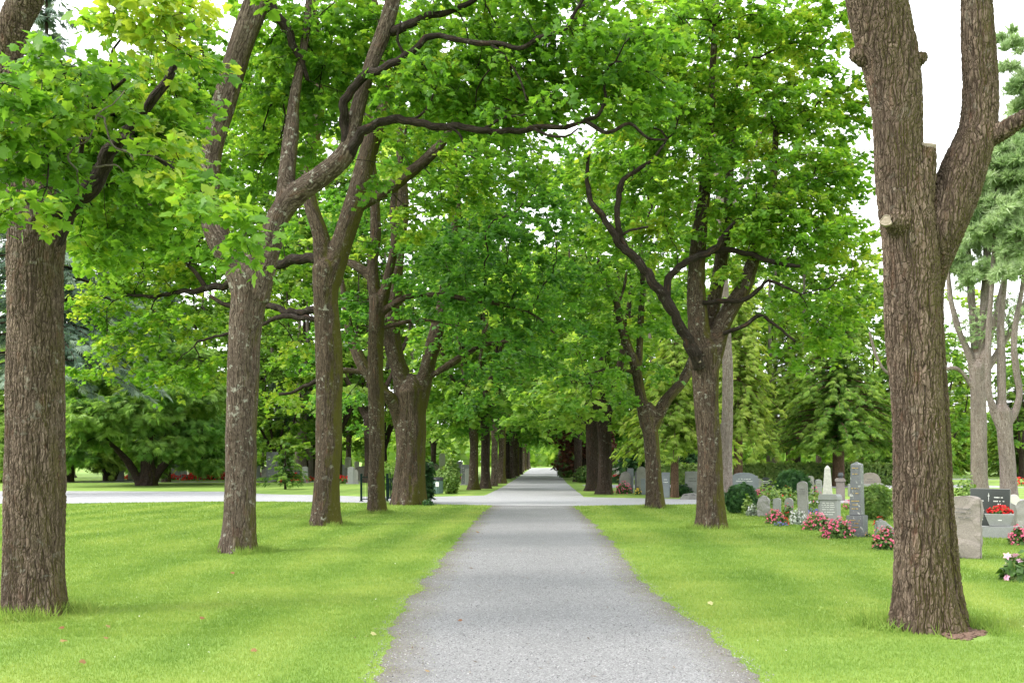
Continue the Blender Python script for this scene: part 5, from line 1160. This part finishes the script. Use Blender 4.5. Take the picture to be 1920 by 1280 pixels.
# big rough slab right of the near trunk
o = grave(G(1806, 1046), R(-32), 'tall rough-edged pinkish stone slab just right of the closest right trunk', GRP)
bm_part('stone', slab([(-.27, 0), (.27, 0), (.26, .5), (.265, .98), (.1, 1.02), (-.25, 1.0)], .24, .02, rough=.028, seed=7), GR_PINK, o)
lettering(o, -.15, [(.8, .7), (.74, .8), (.66, .6)], .3, M_DARKLET, .015, 8)
# black stone, plinth, planter
o = grave(G(1856, 1000), R(-28), 'polished black stone with white lettering and a cross behind the planter of red flowers', GRP)
bm_part('stone', slab(rectp(.78, .98), .3, .006), GR_MID, o)
bm_part('polished_face', slab(rectp(.77, .96), .012, .002, y=-.157, zoff=.01), GR_BLACK, o)
lettering(o, -.165, [(.78, .5), (.7, .7), (.64, .3)], .32, M_WHITE, .022, 9, x0=.16); lettering(o, -.165, [(.54, .5), (.48, .7), (.42, .45)], .32, M_WHITE, .022, 10, x0=.16); lettering(o, -.165, [(.7, .5), (.6, .4), (.5, .5), (.3, .4)], .3, M_WHITE, .022, 12, x0=-.2)
bm = bmesh.new(); box(bm, -.03, -.022, -.168, -.16, .7, .88); box(bm, -.045, -.007, -.1685, -.1605, .82, .83); bm_part('cross', bm, M_WHITE, o)
o = grave(G(1872, 1008), R(-25), 'long low grey granite plinth below the black stone', GRP, 'plinth', 'grave_plinth'); bm_part('kerb', slab(rectp(.92, .24), .34, .008), GR_MID, o)
pl = thing('stone_planter', G(1874, 1008) + [0, 0, .24], 'flaring grey stone planter on the plinth', 'planter'); pl.rotation_euler = (0, 0, R(-25))
bm_part('bowl', frustum(.36, .56, .25, 0, d=.5, bev=.006), GR_MID, pl); lettering(pl, -.115, [(.12, .2)], .3, M_WHITE, .03, 3)
o = grave(G(1903, 990), R(-25), 'small grey stone with a slanting shoulder right of the planter', GRP); bm_part('stone', slab([(-.22, 0), (.25, 0), (.25, .42), (-.08, .6), (-.22, .58)], .16, .015), GR_LIGHT, o)
o = grave(G(1921, 992), R(-25), 'white rough stone at the right edge of the picture', GRP); bm_part('stone', slab(archp(.34, .68, .15), .2, .03, rough=.02, seed=12), GR_LIGHT, o)
o = grave(G(1902, 955), R(-15), 'cream heart-shaped stone behind the planter', GRP); bm_part('stone', slab(archp(.34, .5, .25), .12, .02), GR_WHITE, o)

# back row on the right
GRB = 'gravestones of the back row before the hedge'
def back(px, py, prof, d, mat, lab, rot=-12, rough=0.0, seed=0):
    o = grave(G(px, py), R(rot), lab, GRB); bm_part('stone', slab(prof, d, .015, rough=rough, seed=seed), mat, o)
    lettering(o, -d / 2, [(max(z for x, z in prof) * .7, .6), (max(z for x, z in prof) * .6, .8)], abs(prof[0][0]) * 1.4, M_WHITE if mat in (GR_BLACK, GR_DARK, GR_BLUE) else M_DARKLET, .03, int(px)); return o
back(1365, 926, archp(.75, .95, .25), .2, GR_PINK, 'pink-brown arched stone beside the second right trunk')
back(1395, 927, shoulderp(1.3, 1.02), .25, GR_BLUE, 'wide dark stone with a curved top behind the dark round bush')
back(1424, 924, archp(.34, .7, .1), .2, GR_LIGHT, 'small white stone left of the black arched one')
back(1436, 922, archp(.62, .75, .3), .2, GR_BLACK, 'black arched stone in the back row')
back(1416, 921, rectp(.3, .8), .2, GR_MID, 'narrow grey stone between the wide dark one and the white one')
back(1519, 930, archp(.3, .9, .1), .2, GR_LIGHT, 'narrow pale stone left of the cream obelisk')
back(1526, 929, shoulderp(.5, .75), .15, GR_BLACK, 'black glossy stone left of the cream obelisk')
back(1535, 930, archp(.3, .75, .1), .2, GR_MID, 'narrow grey stone touching the cream obelisk')
back(1632, 930, shoulderp(.85, 1.05), .2, GR_PINK, 'brown stone with stepped top left of the closest right trunk')
back(1617, 930, rectp(1.2, .55), .3, GR_MID, 'long low grey grave wall behind the yellow-green shrub')
back(1650, 931, archp(.4, .6, .15), .2, GR_LIGHT, 'pale stone left of the closest right trunk, right of the stepped brown one')
back(1298, 930, rectp(.62, 1.1), .25, GR_MID, 'tall plain grey slab just left of the second right trunk', rough=.01, seed=3)
back(1293, 936, [(-.4, 0), (.4, 0), (.35, .18), (.1, .27), (-.25, .22)], .3, GR_LIGHT, 'low pale rock at the foot of the tall plain slab', rough=.02, seed=4)
back(1248, 933, rectp(.34, 1.08), .2, GR_BLUE, 'blue-grey upright slab right of the slender leaning maple')
o = grave(G(1576, 938), R(-15), 'pale square pillar carrying a dark lantern, between the two obelisks', None, 'pillar', 'stone_pillar')
bm_part('shaft', slab(rectp(.32, .75), .3, .015), GR_PINK, o); bm_part('cap', slab([(-.2, .75), (.2, .75), (.2, .82), (.14, .88), (-.14, .88), (-.2, .82)], .38, .01), GR_PINK, o)
ln = thing('grave_lantern', G(1576, 938) + [0, 0, .88], 'dark round lantern on the square pillar', 'lantern')
bm = bmesh.new(); bmesh.ops.create_uvsphere(bm, u_segments=14, v_segments=8, radius=.11)
for v in bm.verts: v.co.z = v.co.z * 1.0 + .12
bm_part('lamp_body', bm, M_IRON, ln, True)
bm = bmesh.new(); box(bm, -.06, .06, -.06, .06, 0, .04); box(bm, -.07, .07, -.07, .07, .2, .23); bm_part('lamp_frame', bm, M_IRON, ln)
# graves right of the avenue, behind the slender maple
GRM = 'gravestones in the shade right of the avenue'
def shade(px, py, prof, d, mat, lab, rot=-10, rough=0.0):
    o = grave(G(px, py), R(rot), lab, GRM); bm_part('stone', slab(prof, d, .015, rough=rough, seed=px), mat, o); return o
shade(1172, 924, shoulderp(.55, 1.05), .25, GR_LIGHT, 'lichened grey stone behind the red and pink flowers', rough=.02)
shade(1182, 924, rectp(.3, 1.2), .2, GR_BLUE, 'narrow blue-grey stone touching the lichened one')
shade(1194, 925, rectp(.2, 1.05), .2, GR_BLACK, 'black narrow stone left of the yellow flowers')
shade(1202, 925, archp(.42, 1.3, .2), .25, GR_LIGHT, 'tall pale stone behind the yellow flowers')
shade(1206, 927, rectp(.2, .75), .18, GR_BLUE, 'short blue-grey stone right of the yellow flowers')
shade(1162, 917, rectp(.14, .5), .14, GR_BLACK, 'small black post stone by the narrow side path')
shade(1154, 900, archp(.8, 1.2, .3), .25, GR_WHITE, 'white stone beyond the side path behind red flowers')
shade(1144, 899, rectp(.5, 1.1), .25, GR_LIGHT, 'pale stone beside the dark split trunk, beyond the side path')

# ---------------------------------------------------------------- flowers and shrubs
def petal_mat(name, a, b_): return leaf_mat(name, [(0, a), (1, b_)], trans=.25, tint=(1.2, 1, 1), rough=.6)
PK = petal_mat('pink_petals', (.55, .05, .14), (.82, .22, .33)); RD = petal_mat('red_petals', (.5, .008, .01), (.75, .03, .03)); WH = petal_mat('white_petals', (.6, .62, .6), (.85, .85, .85))
BLU = petal_mat('violet_petals', (.12, .12, .45), (.28, .26, .62)); YL = petal_mat('yellow_petals', (.7, .5, .03), (.85, .7, .1)); OR = petal_mat('orange_petals', (.75, .25, .01), (.85, .4, .02)); LP = petal_mat('pale_pink_petals', (.75, .4, .55), (.85, .7, .78))
M_BED = leaf_mat('bed_leaves', [(0, (.03, .075, .015)), (.6, (.07, .15, .025)), (1, (.16, .2, .05))], trans=.25)
M_BED_L = leaf_mat('light_bed_leaves', [(0, (.08, .16, .03)), (.6, (.16, .26, .05)), (1, (.28, .34, .1))], trans=.3)
M_BED_S = leaf_mat('silvery_leaves', [(0, (.16, .21, .15)), (1, (.38, .43, .36))], trans=.2)
def flower(px, py, w, h, mat, label, n=150, nl=700, bs=.045, ls=.06, lm=None, z=0.0, group='flowers planted on the graves', seed=0, name='flower_clump', depth=None, Y=None, top=.55):
    rg = np.random.default_rng(int(px * 7 + py + seed)); b = G(px, py) if Y is None else np.array([(px - HX) / F * Y, Y, 0])
    b = b + [0, 0, z]; d = depth or w * .8
    root = thing(name, b, label, 'flowers', group)
    def dome(m, lo, hi):
        v = nrm(rg.normal(size=(m, 3)) * [1, 1, .9]); v[:, 2] = np.abs(v[:, 2]); s = lo + (hi - lo) * rg.random((m, 1)) ** .5
        lump = 1 + .22 * noise(v * 2.3 + px)[:, None]
        return v, b + v * s * lump * np.array([w / 2, d / 2, h])
    v, p = dome(nl, .3, .95); mb = MB()
    scatter(mb, OVAL, p, v + rg.normal(size=(nl, 3)) * .5 + [0, 0, .4], rg.normal(size=(nl, 3)) + v * .6, ls * (.6 + .8 * rg.random(nl)), np.clip(.5 + .25 * rg.normal(size=nl), 0, 1), width=1.5); mb.build('foliage', lm or M_BED, root)
    if n:
        v, p = dome(n, .85, 1.05); mb = MB()
        keep = v[:, 2] > rg.random(n) * top - .05; v, p = v[keep], p[keep]; m = len(v)
        for q in range(2):
            scatter(mb, BLOOM, p + rg.normal(size=(m, 3)) * .012 * q, v + rg.normal(size=(m, 3)) * .5 + [0, -.2, .2], rg.normal(size=(m, 3)), bs * (.7 + .6 * rg.random(m)), np.clip(.5 + .3 * rg.normal(size=m), 0, 1))
        mb.build('blossoms', mat, root)
    return root
flower(1453, 982, .5, .36, PK, 'pink flower clump below the small plain upright stone', n=140)
flower(1474, 985, .14, .2, RD, 'small dark red flower between the pink clump and the white flowers', n=22, nl=80)
flower(1464, 986, .34, .1, BLU, 'low violet-blue edging flowers around the small red one', n=90, nl=160, bs=.03)
flower(1497, 983, .46, .36, WH, 'white flower clump in front of the tall narrow stone', n=120, lm=M_BED_S)
flower(1477, 972, .3, .42, RD, 'loose red and green plant before the small pale stone', n=14, nl=240)
flower(1532, 994, .66, .4, PK, 'wide pink flower clump before the capped grey stone, left of the largest', n=200, nl=900)
flower(1571, 1009, .68, .42, PK, 'largest pink flower clump at the foot of the dark obelisk', n=230, nl=900)
flower(1660, 1030, .46, .42, PK, 'pink flower clump before the low boulder left of the closest right trunk', n=150)
flower(1797, 1046, .2, .36, PK, 'magenta and pale pink flowers peeping out right of the closest right trunk', n=30, nl=120, bs=.07)
flower(1913, 1021, .46, .36, PK, 'pink flower clump at the right edge below the white rough stone', n=150)
flower(1916, 1088, .52, .36, LP, 'dark-leaved plant with a few pale pink blooms at the right edge of the lawn', n=12, nl=420, bs=.1, ls=.12)
flower(1874, 1007, .5, .15, RD, 'bright red flowers filling the stone planter', n=130, nl=160, bs=.06, z=.5, depth=.24, top=.3)
flower(1842, 1003, .3, .2, WH, 'few white flowers left of the plinth', n=12, nl=90)
flower(1427, 931, .75, .34, PK, 'pink flowers in front of the black arched stone', n=110, nl=200, bs=.07, ls=.09)
flower(1170, 925, .85, .55, PK, 'dusky red flower bush left of the slender leaning maple', n=120, nl=400, bs=.08, ls=.1)
flower(1197, 927, .34, .32, YL, 'small yellow flower clump among the shaded stones', n=40, nl=150, bs=.07)
flower(1157, 902, 1.6, .5, RD, 'red flowers before the white stone beyond the side path', n=160, nl=200, bs=.12, ls=.12)
flower(1627, 1008, .12, .12, OR, 'single orange flower right of the obelisk block', n=8, nl=40, bs=.04)
flower(1412, 967, .44, .34, WH, 'silvery plant with small white flowers left of the rough natural stone', n=26, nl=420, lm=M_BED_S)
flower(1404, 966, .36, .6, WH, 'light green ferny plant in front of the dark round bush', n=0, nl=260, ls=.1, lm=M_BED_L)
flower(1525, 957, .85, .75, PK, 'tall loose rosy plant left of the capped grey stone', n=30, nl=420, bs=.06, lm=M_BED_L, ls=.09)
flower(1527, 964, .7, .16, BLU, 'bed of violet-blue flowers behind the white clump', n=120, nl=160)
flower(1441, 951, 1.1, .95, YL, 'loose light green shrub behind the small stones', n=0, nl=420, lm=M_BED_L, ls=.11)
flower(1478, 945, 1.2, .7, RD, 'loose green plant with scattered red blooms behind the small pale stone', n=16, nl=420, lm=M_BED_L, ls=.11, bs=.08)
flower(1594, 955, .5, .35, PK, 'pale pink flowers behind the gap between the obelisks', n=60, nl=160)
flower(1648, 985, .3, .25, RD, 'small red flowers behind the low boulder', n=24, nl=100)
flower(1890, 975, .4, .55, PK, 'light green leafy plant behind the planter', n=6, nl=200, lm=M_BED_L, ls=.09)
flower(1810, 955, .9, 1.2, YL, 'pale yellow-green shrub right of the closest right trunk, behind the rough slab', n=0, nl=700, lm=M_BED_L, ls=.1)
flower(1660, 930, 1.4, .45, WH, 'white flowers left of the closest right trunk, in the back row', n=90, nl=240, bs=.08, ls=.1)
flower(1915, 910, 2.4, .5, RD, 'red flowers far off at the right edge', n=140, nl=200, bs=.12, ls=.12)

def shrub(px, py, w, h, mat, label, n=1800, ls=.1, name='shrub', tpl=OVAL, shape=2.0, vb=.5, up=.3, Y=None, core=True, lumpy=.2, cat='shrub', group=None):
    rg = np.random.default_rng(int(px * 3 + py)); b = G(px, py)
    root = thing(name, b, label, cat, group)
    v = nrm(rg.normal(size=(n, 3))); lump = 1 + lumpy * noise(v * 2.2 + px * .1)[:, None] + lumpy * .6 * noise(v * 5 + px)[:, None]
    s = (1 - .45 * rg.random((n, 1)) ** 2) * lump
    p = b + [0, 0, h * .48] + v * s * np.array([w / 2, w / 2 * .85, h * .52]); p[:, 2] = np.maximum(p[:, 2], .03)
    mb = MB()
    scatter(mb, tpl, p, v + rg.normal(size=(n, 3)) * .5 + [0, 0, .3], v * .8 + rg.normal(size=(n, 3)) * .6 + [0, 0, up], ls * (.6 + .8 * rg.random(n)), np.clip(vb + (lump[:, 0] - 1) * .9 + .2 * rg.normal(size=n), 0, 1), width=1.2)
    mb.build('foliage', mat, root)
    st = MB()
    for k in range(7):
        a = k * .9; q = np.array([[0, 0, -.05], [math.cos(a) * .1 * w, math.sin(a) * .1 * w, h * .3], [math.cos(a) * .32 * w, math.sin(a) * .28 * w, h * .75]]) + b
        t, f, bk = tube(*smooth_poly(q, [.02, .015, .006], .1), 5); st.add(t, f, bark=bk)
    st.build('stems', M_BARK_DARK, root, smooth=True); return root
shrub(1390, 962, .92, .86, M_CYP_DARK, 'dark dense round bush right of the second right trunk', n=4200, ls=.11, tpl=FROND, vb=.6)
shrub(1487, 937, 1.2, 1.15, M_CYP_DARK, 'dark pointed conifer bush in the back row right of the black arched stone', n=2600, ls=.2, tpl=FROND, vb=.65)
shrub(1641, 974, .84, .92, M_BED_L, 'yellow-green spiky shrub between the dark obelisk and the closest right trunk', n=2600, ls=.13, tpl=FROND, vb=.35, up=.9)
shrub(846, 925, .72, 1.6, M_BED_L, 'light leafy shrub right of the litter bin', n=2600, ls=.14, vb=.4)
shrub(838, 920, 1.3, 1.25, M_BED_L, 'light leafy shrub behind the litter bin', n=1600, ls=.14, vb=.45)
shrub(733, 918, 1.6, 1.5, M_LEAF_LIME, 'yellow-green bush behind the green gate', n=1200, ls=.18)
shrub(803, 948, .36, .22, M_CYP_DARK, 'wispy dark twiggy plant at the foot of the columnar conifer', n=160, ls=.08)
shrub(1100, 905, 1.6, 1.2, M_BED, 'low green bush between the dark trunks of the right row', n=1300, ls=.16)
shrub(1063, 895, 2.2, 2.4, M_BED, 'clipped dark green shrub beside the avenue before the copper-red beech', n=1600, ls=.22)
shrub(1276, 930, 1.1, .5, M_CYP_DARK, 'low blue-green ground shrub left of the tall plain slab', n=800, ls=.12, tpl=FROND)
shrub(1232, 903, 2.4, 3.0, M_BED, 'dark green shrub behind the shaded stones', n=1500, ls=.25)
shrub(598, 893, 2.6, 3.2, M_SPRUCE_BLUE, 'blue-grey low conifer behind the third left trunk', n=900, ls=.5, tpl=FROND)
shrub(563, 893, 3.2, 2.0, M_LEAF_LIME, 'yellow-green shrub behind the young spruce', n=1100, ls=.3)
shrub(5, 905, 2.2, 1.3, M_LEAF_LIME, 'yellow-green shrub at the left edge beyond the road', n=900, ls=.2)
shrub(553, 894, 5, 6, M_CYPRESS, 'large rounded conifer behind the young spruce', n=2600, ls=.8, tpl=FROND, vb=.5)

def hedge(x0, x1, y0, dpt, h, label, n):
    rg = np.random.default_rng(int(x0 * 10)); root = thing('hedge', ((x0 + x1) / 2, y0, 0), label, 'hedge')
    face = rg.random(n); x = x0 + (x1 - x0) * rg.random(n)
    top = face < .35; y = np.where(top, y0 + dpt * rg.random(n), y0 + .12 * rg.random(n)); z = np.where(top, h - .1 * rg.random(n), h * rg.random(n))
    no = np.where(top[:, None], [[0, 0, 1.0]], [[0, -1.0, .2]]) + rg.normal(size=(n, 3)) * .5
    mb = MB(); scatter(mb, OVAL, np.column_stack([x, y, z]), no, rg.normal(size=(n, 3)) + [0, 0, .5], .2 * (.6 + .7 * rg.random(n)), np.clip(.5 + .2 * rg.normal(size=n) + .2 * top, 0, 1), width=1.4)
    mb.build('foliage', M_BED_L, root)
    st = MB()
    for k in range(int((x1 - x0) * 1.5)):
        xx = x0 + (x1 - x0) * rg.random(); q = np.array([[xx, y0 + dpt * .5, -.1], [xx + .1 * rg.normal(), y0 + dpt * .5, h * .9]]); t, f, b = tube(q, [.05, .03], 5); st.add(t, f, bark=b)
    for a in (.25, .5, .75):
        pass
    bm = bmesh.new(); box(bm, x0 + .1 - (x0 + x1) / 2, x1 - .1 - (x0 + x1) / 2, .16, dpt - .1, .05, h - .12)
    bm_part('inner_twigs', bm, M_BED, root)
    st.build('stems', M_BARK_DARK, root)
hedge(14.0, 25.5, 62.5, 1.2, 1.35, 'clipped light green hedge behind the back row of graves', 5200)
hedge(9.5, 13.6, 64, 1.2, 1.3, 'clipped hedge between the slender maple and the second right maple', 1800)

# ---------------------------------------------------------------- far left graves: copies of four stones and two flower rows
M_FAR = [GR_LIGHT, GR_DARK, GR_PINK, GR_MID]
kinds = [('pale arched', archp(.6, 1.1, .25), GR_LIGHT), ('dark square', rectp(.55, 1.45), GR_DARK), ('pinkish shouldered', shoulderp(.7, 1.0), GR_PINK), ('grey narrow', archp(.38, 1.05, .1), GR_MID), ('white narrow', archp(.32, 1.25, .12), GR_WHITE)]
GRF = 'far graves beyond the left lawn'
protos_g = {}
def far_grave(px, py, k, s=1.0, where='beyond the left lawn'):
    nm, prof, mt = kinds[k]; lab = f'{nm} stone among the far graves {where}'
    if k not in protos_g:
        o = grave(G(px, py), R(10), lab, GRF); bm_part('stone', slab(prof, .2, .015), mt, o); bm = bmesh.new(); box(bm, prof[0][0] - .08, prof[1][0] + .08, -.18, .18, -.02, .08); bm_part('base', bm, GR_MID, o); o.scale = (s, s, s); protos_g[k] = o
    else: dup(protos_g[k], G(px, py), R(random.uniform(-15, 25)), s, lab, GRF)
where_of = lambda px: 'beneath the wide cypress' if px < 260 else 'between the wide cypress and the second trunk' if px < 425 else 'behind the young spruce' if px < 590 else 'between the third and fourth trunks' if px < 720 else 'behind the leafy shrub'
for px, py, k, s in [(224, 901, 0, 1.1), (244, 900, 4, 1), (332, 897, 1, 1.4), (345, 900, 3, 1.1), (337, 896, 0, 1), (381, 899, 1, 1.6), (396, 899, 3, 1.2), (408, 899, 0, 1), (417, 897, 4, 1.2), (364, 898, 0, .9), (374, 897, 2, 1), (388, 895, 4, 1), (402, 895, 2, .9), (352, 895, 4, .9), (310, 898, 0, .9), (322, 897, 2, .9),
                     (483, 899, 3, 1.2), (497, 900, 0, 1), (511, 904, 1, 1.5), (518, 903, 4, .9), (527, 902, 0, 1), (540, 903, 2, 1), (549, 900, 4, 1), (558, 903, 1, .8), (572, 905, 3, 1.1), (579, 897, 3, 1.3), (566, 899, 0, 1), (534, 898, 4, 1.1), (504, 897, 2, 1),
                     (641, 901, 3, 1.2), (652, 895, 4, 1.5), (648, 900, 0, .9), (658, 907, 3, 1.1), (664, 907, 0, .9), (669, 899, 4, 1.2), (674, 901, 2, 1.1), (682, 897, 0, 1), (688, 903, 4, .9), (725, 898, 0, 1), (716, 900, 2, 1),
                     (808, 893, 0, 1), (829, 893, 4, 1.8), (861, 899, 1, 1.0), (872, 909, 1, .9), (867, 897, 0, 1), (877, 909, 3, 1), (817, 892, 2, 1.2)]:
    far_grave(px, py, k, s, where_of(px) if px < 1000 else 'left of the avenue')
GF2 = 'red flower beds among the far graves'
fb = flower(353, 900, 1.6, .5, RD, 'red flower bed among the far graves between the wide cypress and the second trunk', n=120, nl=160, bs=.16, ls=.14, group=GF2)
for px, py, s in [(369, 898, 1.2), (388, 899, 1), (413, 899, 1.3), (350, 892, 1.6), (380, 891, 1.8), (405, 891, 1.6), (489, 897, 1.1), (546, 904, 1.2), (563, 905, .8), (578, 902, .7), (585, 895, 1.2), (644, 906, 1.1), (665, 897, .8), (320, 899, .9), (868, 901, 1.0), (238, 899, .8)]:
    dup(fb, G(px, py), px, s, f'red flower bed among the far graves {where_of(px)}', GF2)

# ---------------------------------------------------------------- green fence and gate, litter bin, shelter
o = thing('metal_gate', G(703, 940), 'dark green metal gate with thin bars between two posts behind the thin fourth trunk', 'gate')
Yg = GY(940); m_ = Yg / F; x1, x2 = (677.5 - 703) * m_, (726 - 703) * m_
for x in (x1, x2):
    bm = bmesh.new(); box(bm, x - .04, x + .04, -.04, .04, 0, 1.08); box(bm, x - .07, x + .07, -.07, .07, 0, .03); bmesh.ops.bevel(bm, geom=bm.edges[:], offset=.006, segments=1, affect='EDGES'); bm_part('post', bm, M_GREEN, o)
bm = bmesh.new()
for k in range(8): x = x1 + .1 + k * (x2 - x1 - .2) / 7; box(bm, x - .008, x + .008, -.008, .008, .06, 1.0)
for z in (.08, .92): box(bm, x1 + .04, x2 - .04, -.012, .012, z, z + .03)
bm_part('bar_panel', bm, M_GREEN, o)
o2 = thing('metal_fence', G(727, 938), 'dark green fence panel of close upright bars behind the broad maple', 'fence'); o2.rotation_euler = (0, 0, R(62))
bm = bmesh.new()
for k in range(16): x = .08 + k * .13; box(bm, x - .035, x + .035, -.012, .012, .06, .86)
for k in range(16): x = .08 + k * .13; box(bm, x - .006, x + .006, -.006, .006, .87, 1.12)
for z in (.1, .86): box(bm, .05, 2.1, -.02, .02, z, z + .03)
bm_part('bar_panel', bm, M_GREEN, o2)
o = thing('litter_bin', G(820.5, 926), 'grey-green slatted litter bin with a black lid and white notice beside the leafy shrub', 'bin')
bm = bmesh.new()
for k in range(18):
    a = k * 2 * math.pi / 18; c, s = math.cos(a) * .25, math.sin(a) * .25
    b2_ = bmesh.new(); box(b2_, -.036, .036, -.012, .012, .04, .66); bmesh.ops.transform(b2_, matrix=Matrix.Translation((c, s, 0)) @ Matrix.Rotation(a + math.pi / 2, 4, 'Z'), verts=b2_.verts)
    me = bpy.data.meshes.new('t'); b2_.to_mesh(me); b2_.free(); bm.from_mesh(me); bpy.data.meshes.remove(me)
bm_part('slats', bm, M_BIN, o)
bm = bmesh.new(); bmesh.ops.create_cone(bm, cap_ends=True, segments=24, radius1=.225, radius2=.225, depth=.62, matrix=Matrix.Translation((0, 0, .34))); bm_part('liner', bm, M_BLACKP, o)
bm = bmesh.new(); bmesh.ops.create_cone(bm, cap_ends=True, segments=24, radius1=.3, radius2=.27, depth=.12, matrix=Matrix.Translation((0, 0, .74))); bmesh.ops.create_cone(bm, cap_ends=True, segments=24, radius1=.27, radius2=.25, depth=.06, matrix=Matrix.Translation((0, 0, .672))); bm_part('lid', bm, M_BLACKP, o)
bm = bmesh.new(); box(bm, -.08, .08, -.285, -.268, .36, .58); bm_part('notice', bm, M_WHITE, o)
o = thing('notice_board', G(1059, 886), 'small grey notice board on two posts beside the far avenue', 'board')
bm = bmesh.new(); box(bm, -.6, .6, -.05, .05, .6, 1.7); bm_part('panel', bm, GR_MID, o)
bm = bmesh.new(); box(bm, -.7, .7, -.2, .2, 1.7, 1.8); bm_part('roof', bm, M_IRON, o)
for x in (-.55, .55): bm = bmesh.new(); box(bm, x - .05, x + .05, .06, .16, 0, 1.69); bm_part('post', bm, M_IRON, o)

# ================================================================ sky, sun, exposure
SUN_EL, SUN_AZ = R(45), R(-108)     # azimuth from +Y towards +X: light from the left
w = bpy.data.worlds.new('World'); SC.world = w; w.use_nodes = True
nt = w.node_tree; nt.nodes.clear()
out = nt.nodes.new('ShaderNodeOutputWorld'); bg = nt.nodes.new('ShaderNodeBackground')
sk = nt.nodes.new('ShaderNodeTexSky'); sk.sky_type = 'NISHITA'; sk.sun_disc = False; sk.sun_elevation = SUN_EL; sk.sun_rotation = SUN_AZ; sk.air_density = 1.0; sk.dust_density = 3.0
hs = nt.nodes.new('ShaderNodeHueSaturation'); hs.inputs['Saturation'].default_value = .12; hs.inputs['Value'].default_value = 1.0
nt.links.new(sk.outputs[0], hs.inputs['Color'])
# thin cloud sheet evening out the sky
tc = nt.nodes.new('ShaderNodeTexCoord')
cl = mix(nt, mrange(nt, tex(nt, tc.outputs['Generated'], 2.2, 5, .6), .3, .7, .45, .9), hs.outputs[0], (9.5, 9.7, 10.0))
nt.links.new(cl, bg.inputs['Color']); bg.inputs['Strength'].default_value = .15
nt.links.new(bg.outputs[0], out.inputs[0])
sun = bpy.data.lights.new('sun', 'SUN'); sun.energy = 1.5; sun.angle = R(13); sun.color = (1, .95, .86)
so = bpy.data.objects.new('sun', sun); COL.objects.link(so)
sd = Vector((math.sin(SUN_AZ) * math.cos(SUN_EL), math.cos(SUN_AZ) * math.cos(SUN_EL), math.sin(SUN_EL)))
so.rotation_euler = sd.to_track_quat('Z', 'Y').to_euler()
vs = SC.view_settings; SC.display_settings.display_device = 'sRGB'
vs.view_transform = 'Standard'; vs.look = 'None'; vs.gamma = 1; vs.use_curve_mapping = False; vs.exposure = 1.38
SC.cycles.max_bounces = 10; SC.cycles.diffuse_bounces = 7; SC.cycles.transmission_bounces = 6; SC.cycles.glossy_bounces = 2
SC.cycles.caustics_reflective = False; SC.cycles.caustics_refractive = False
SC.cycles.use_denoising = True
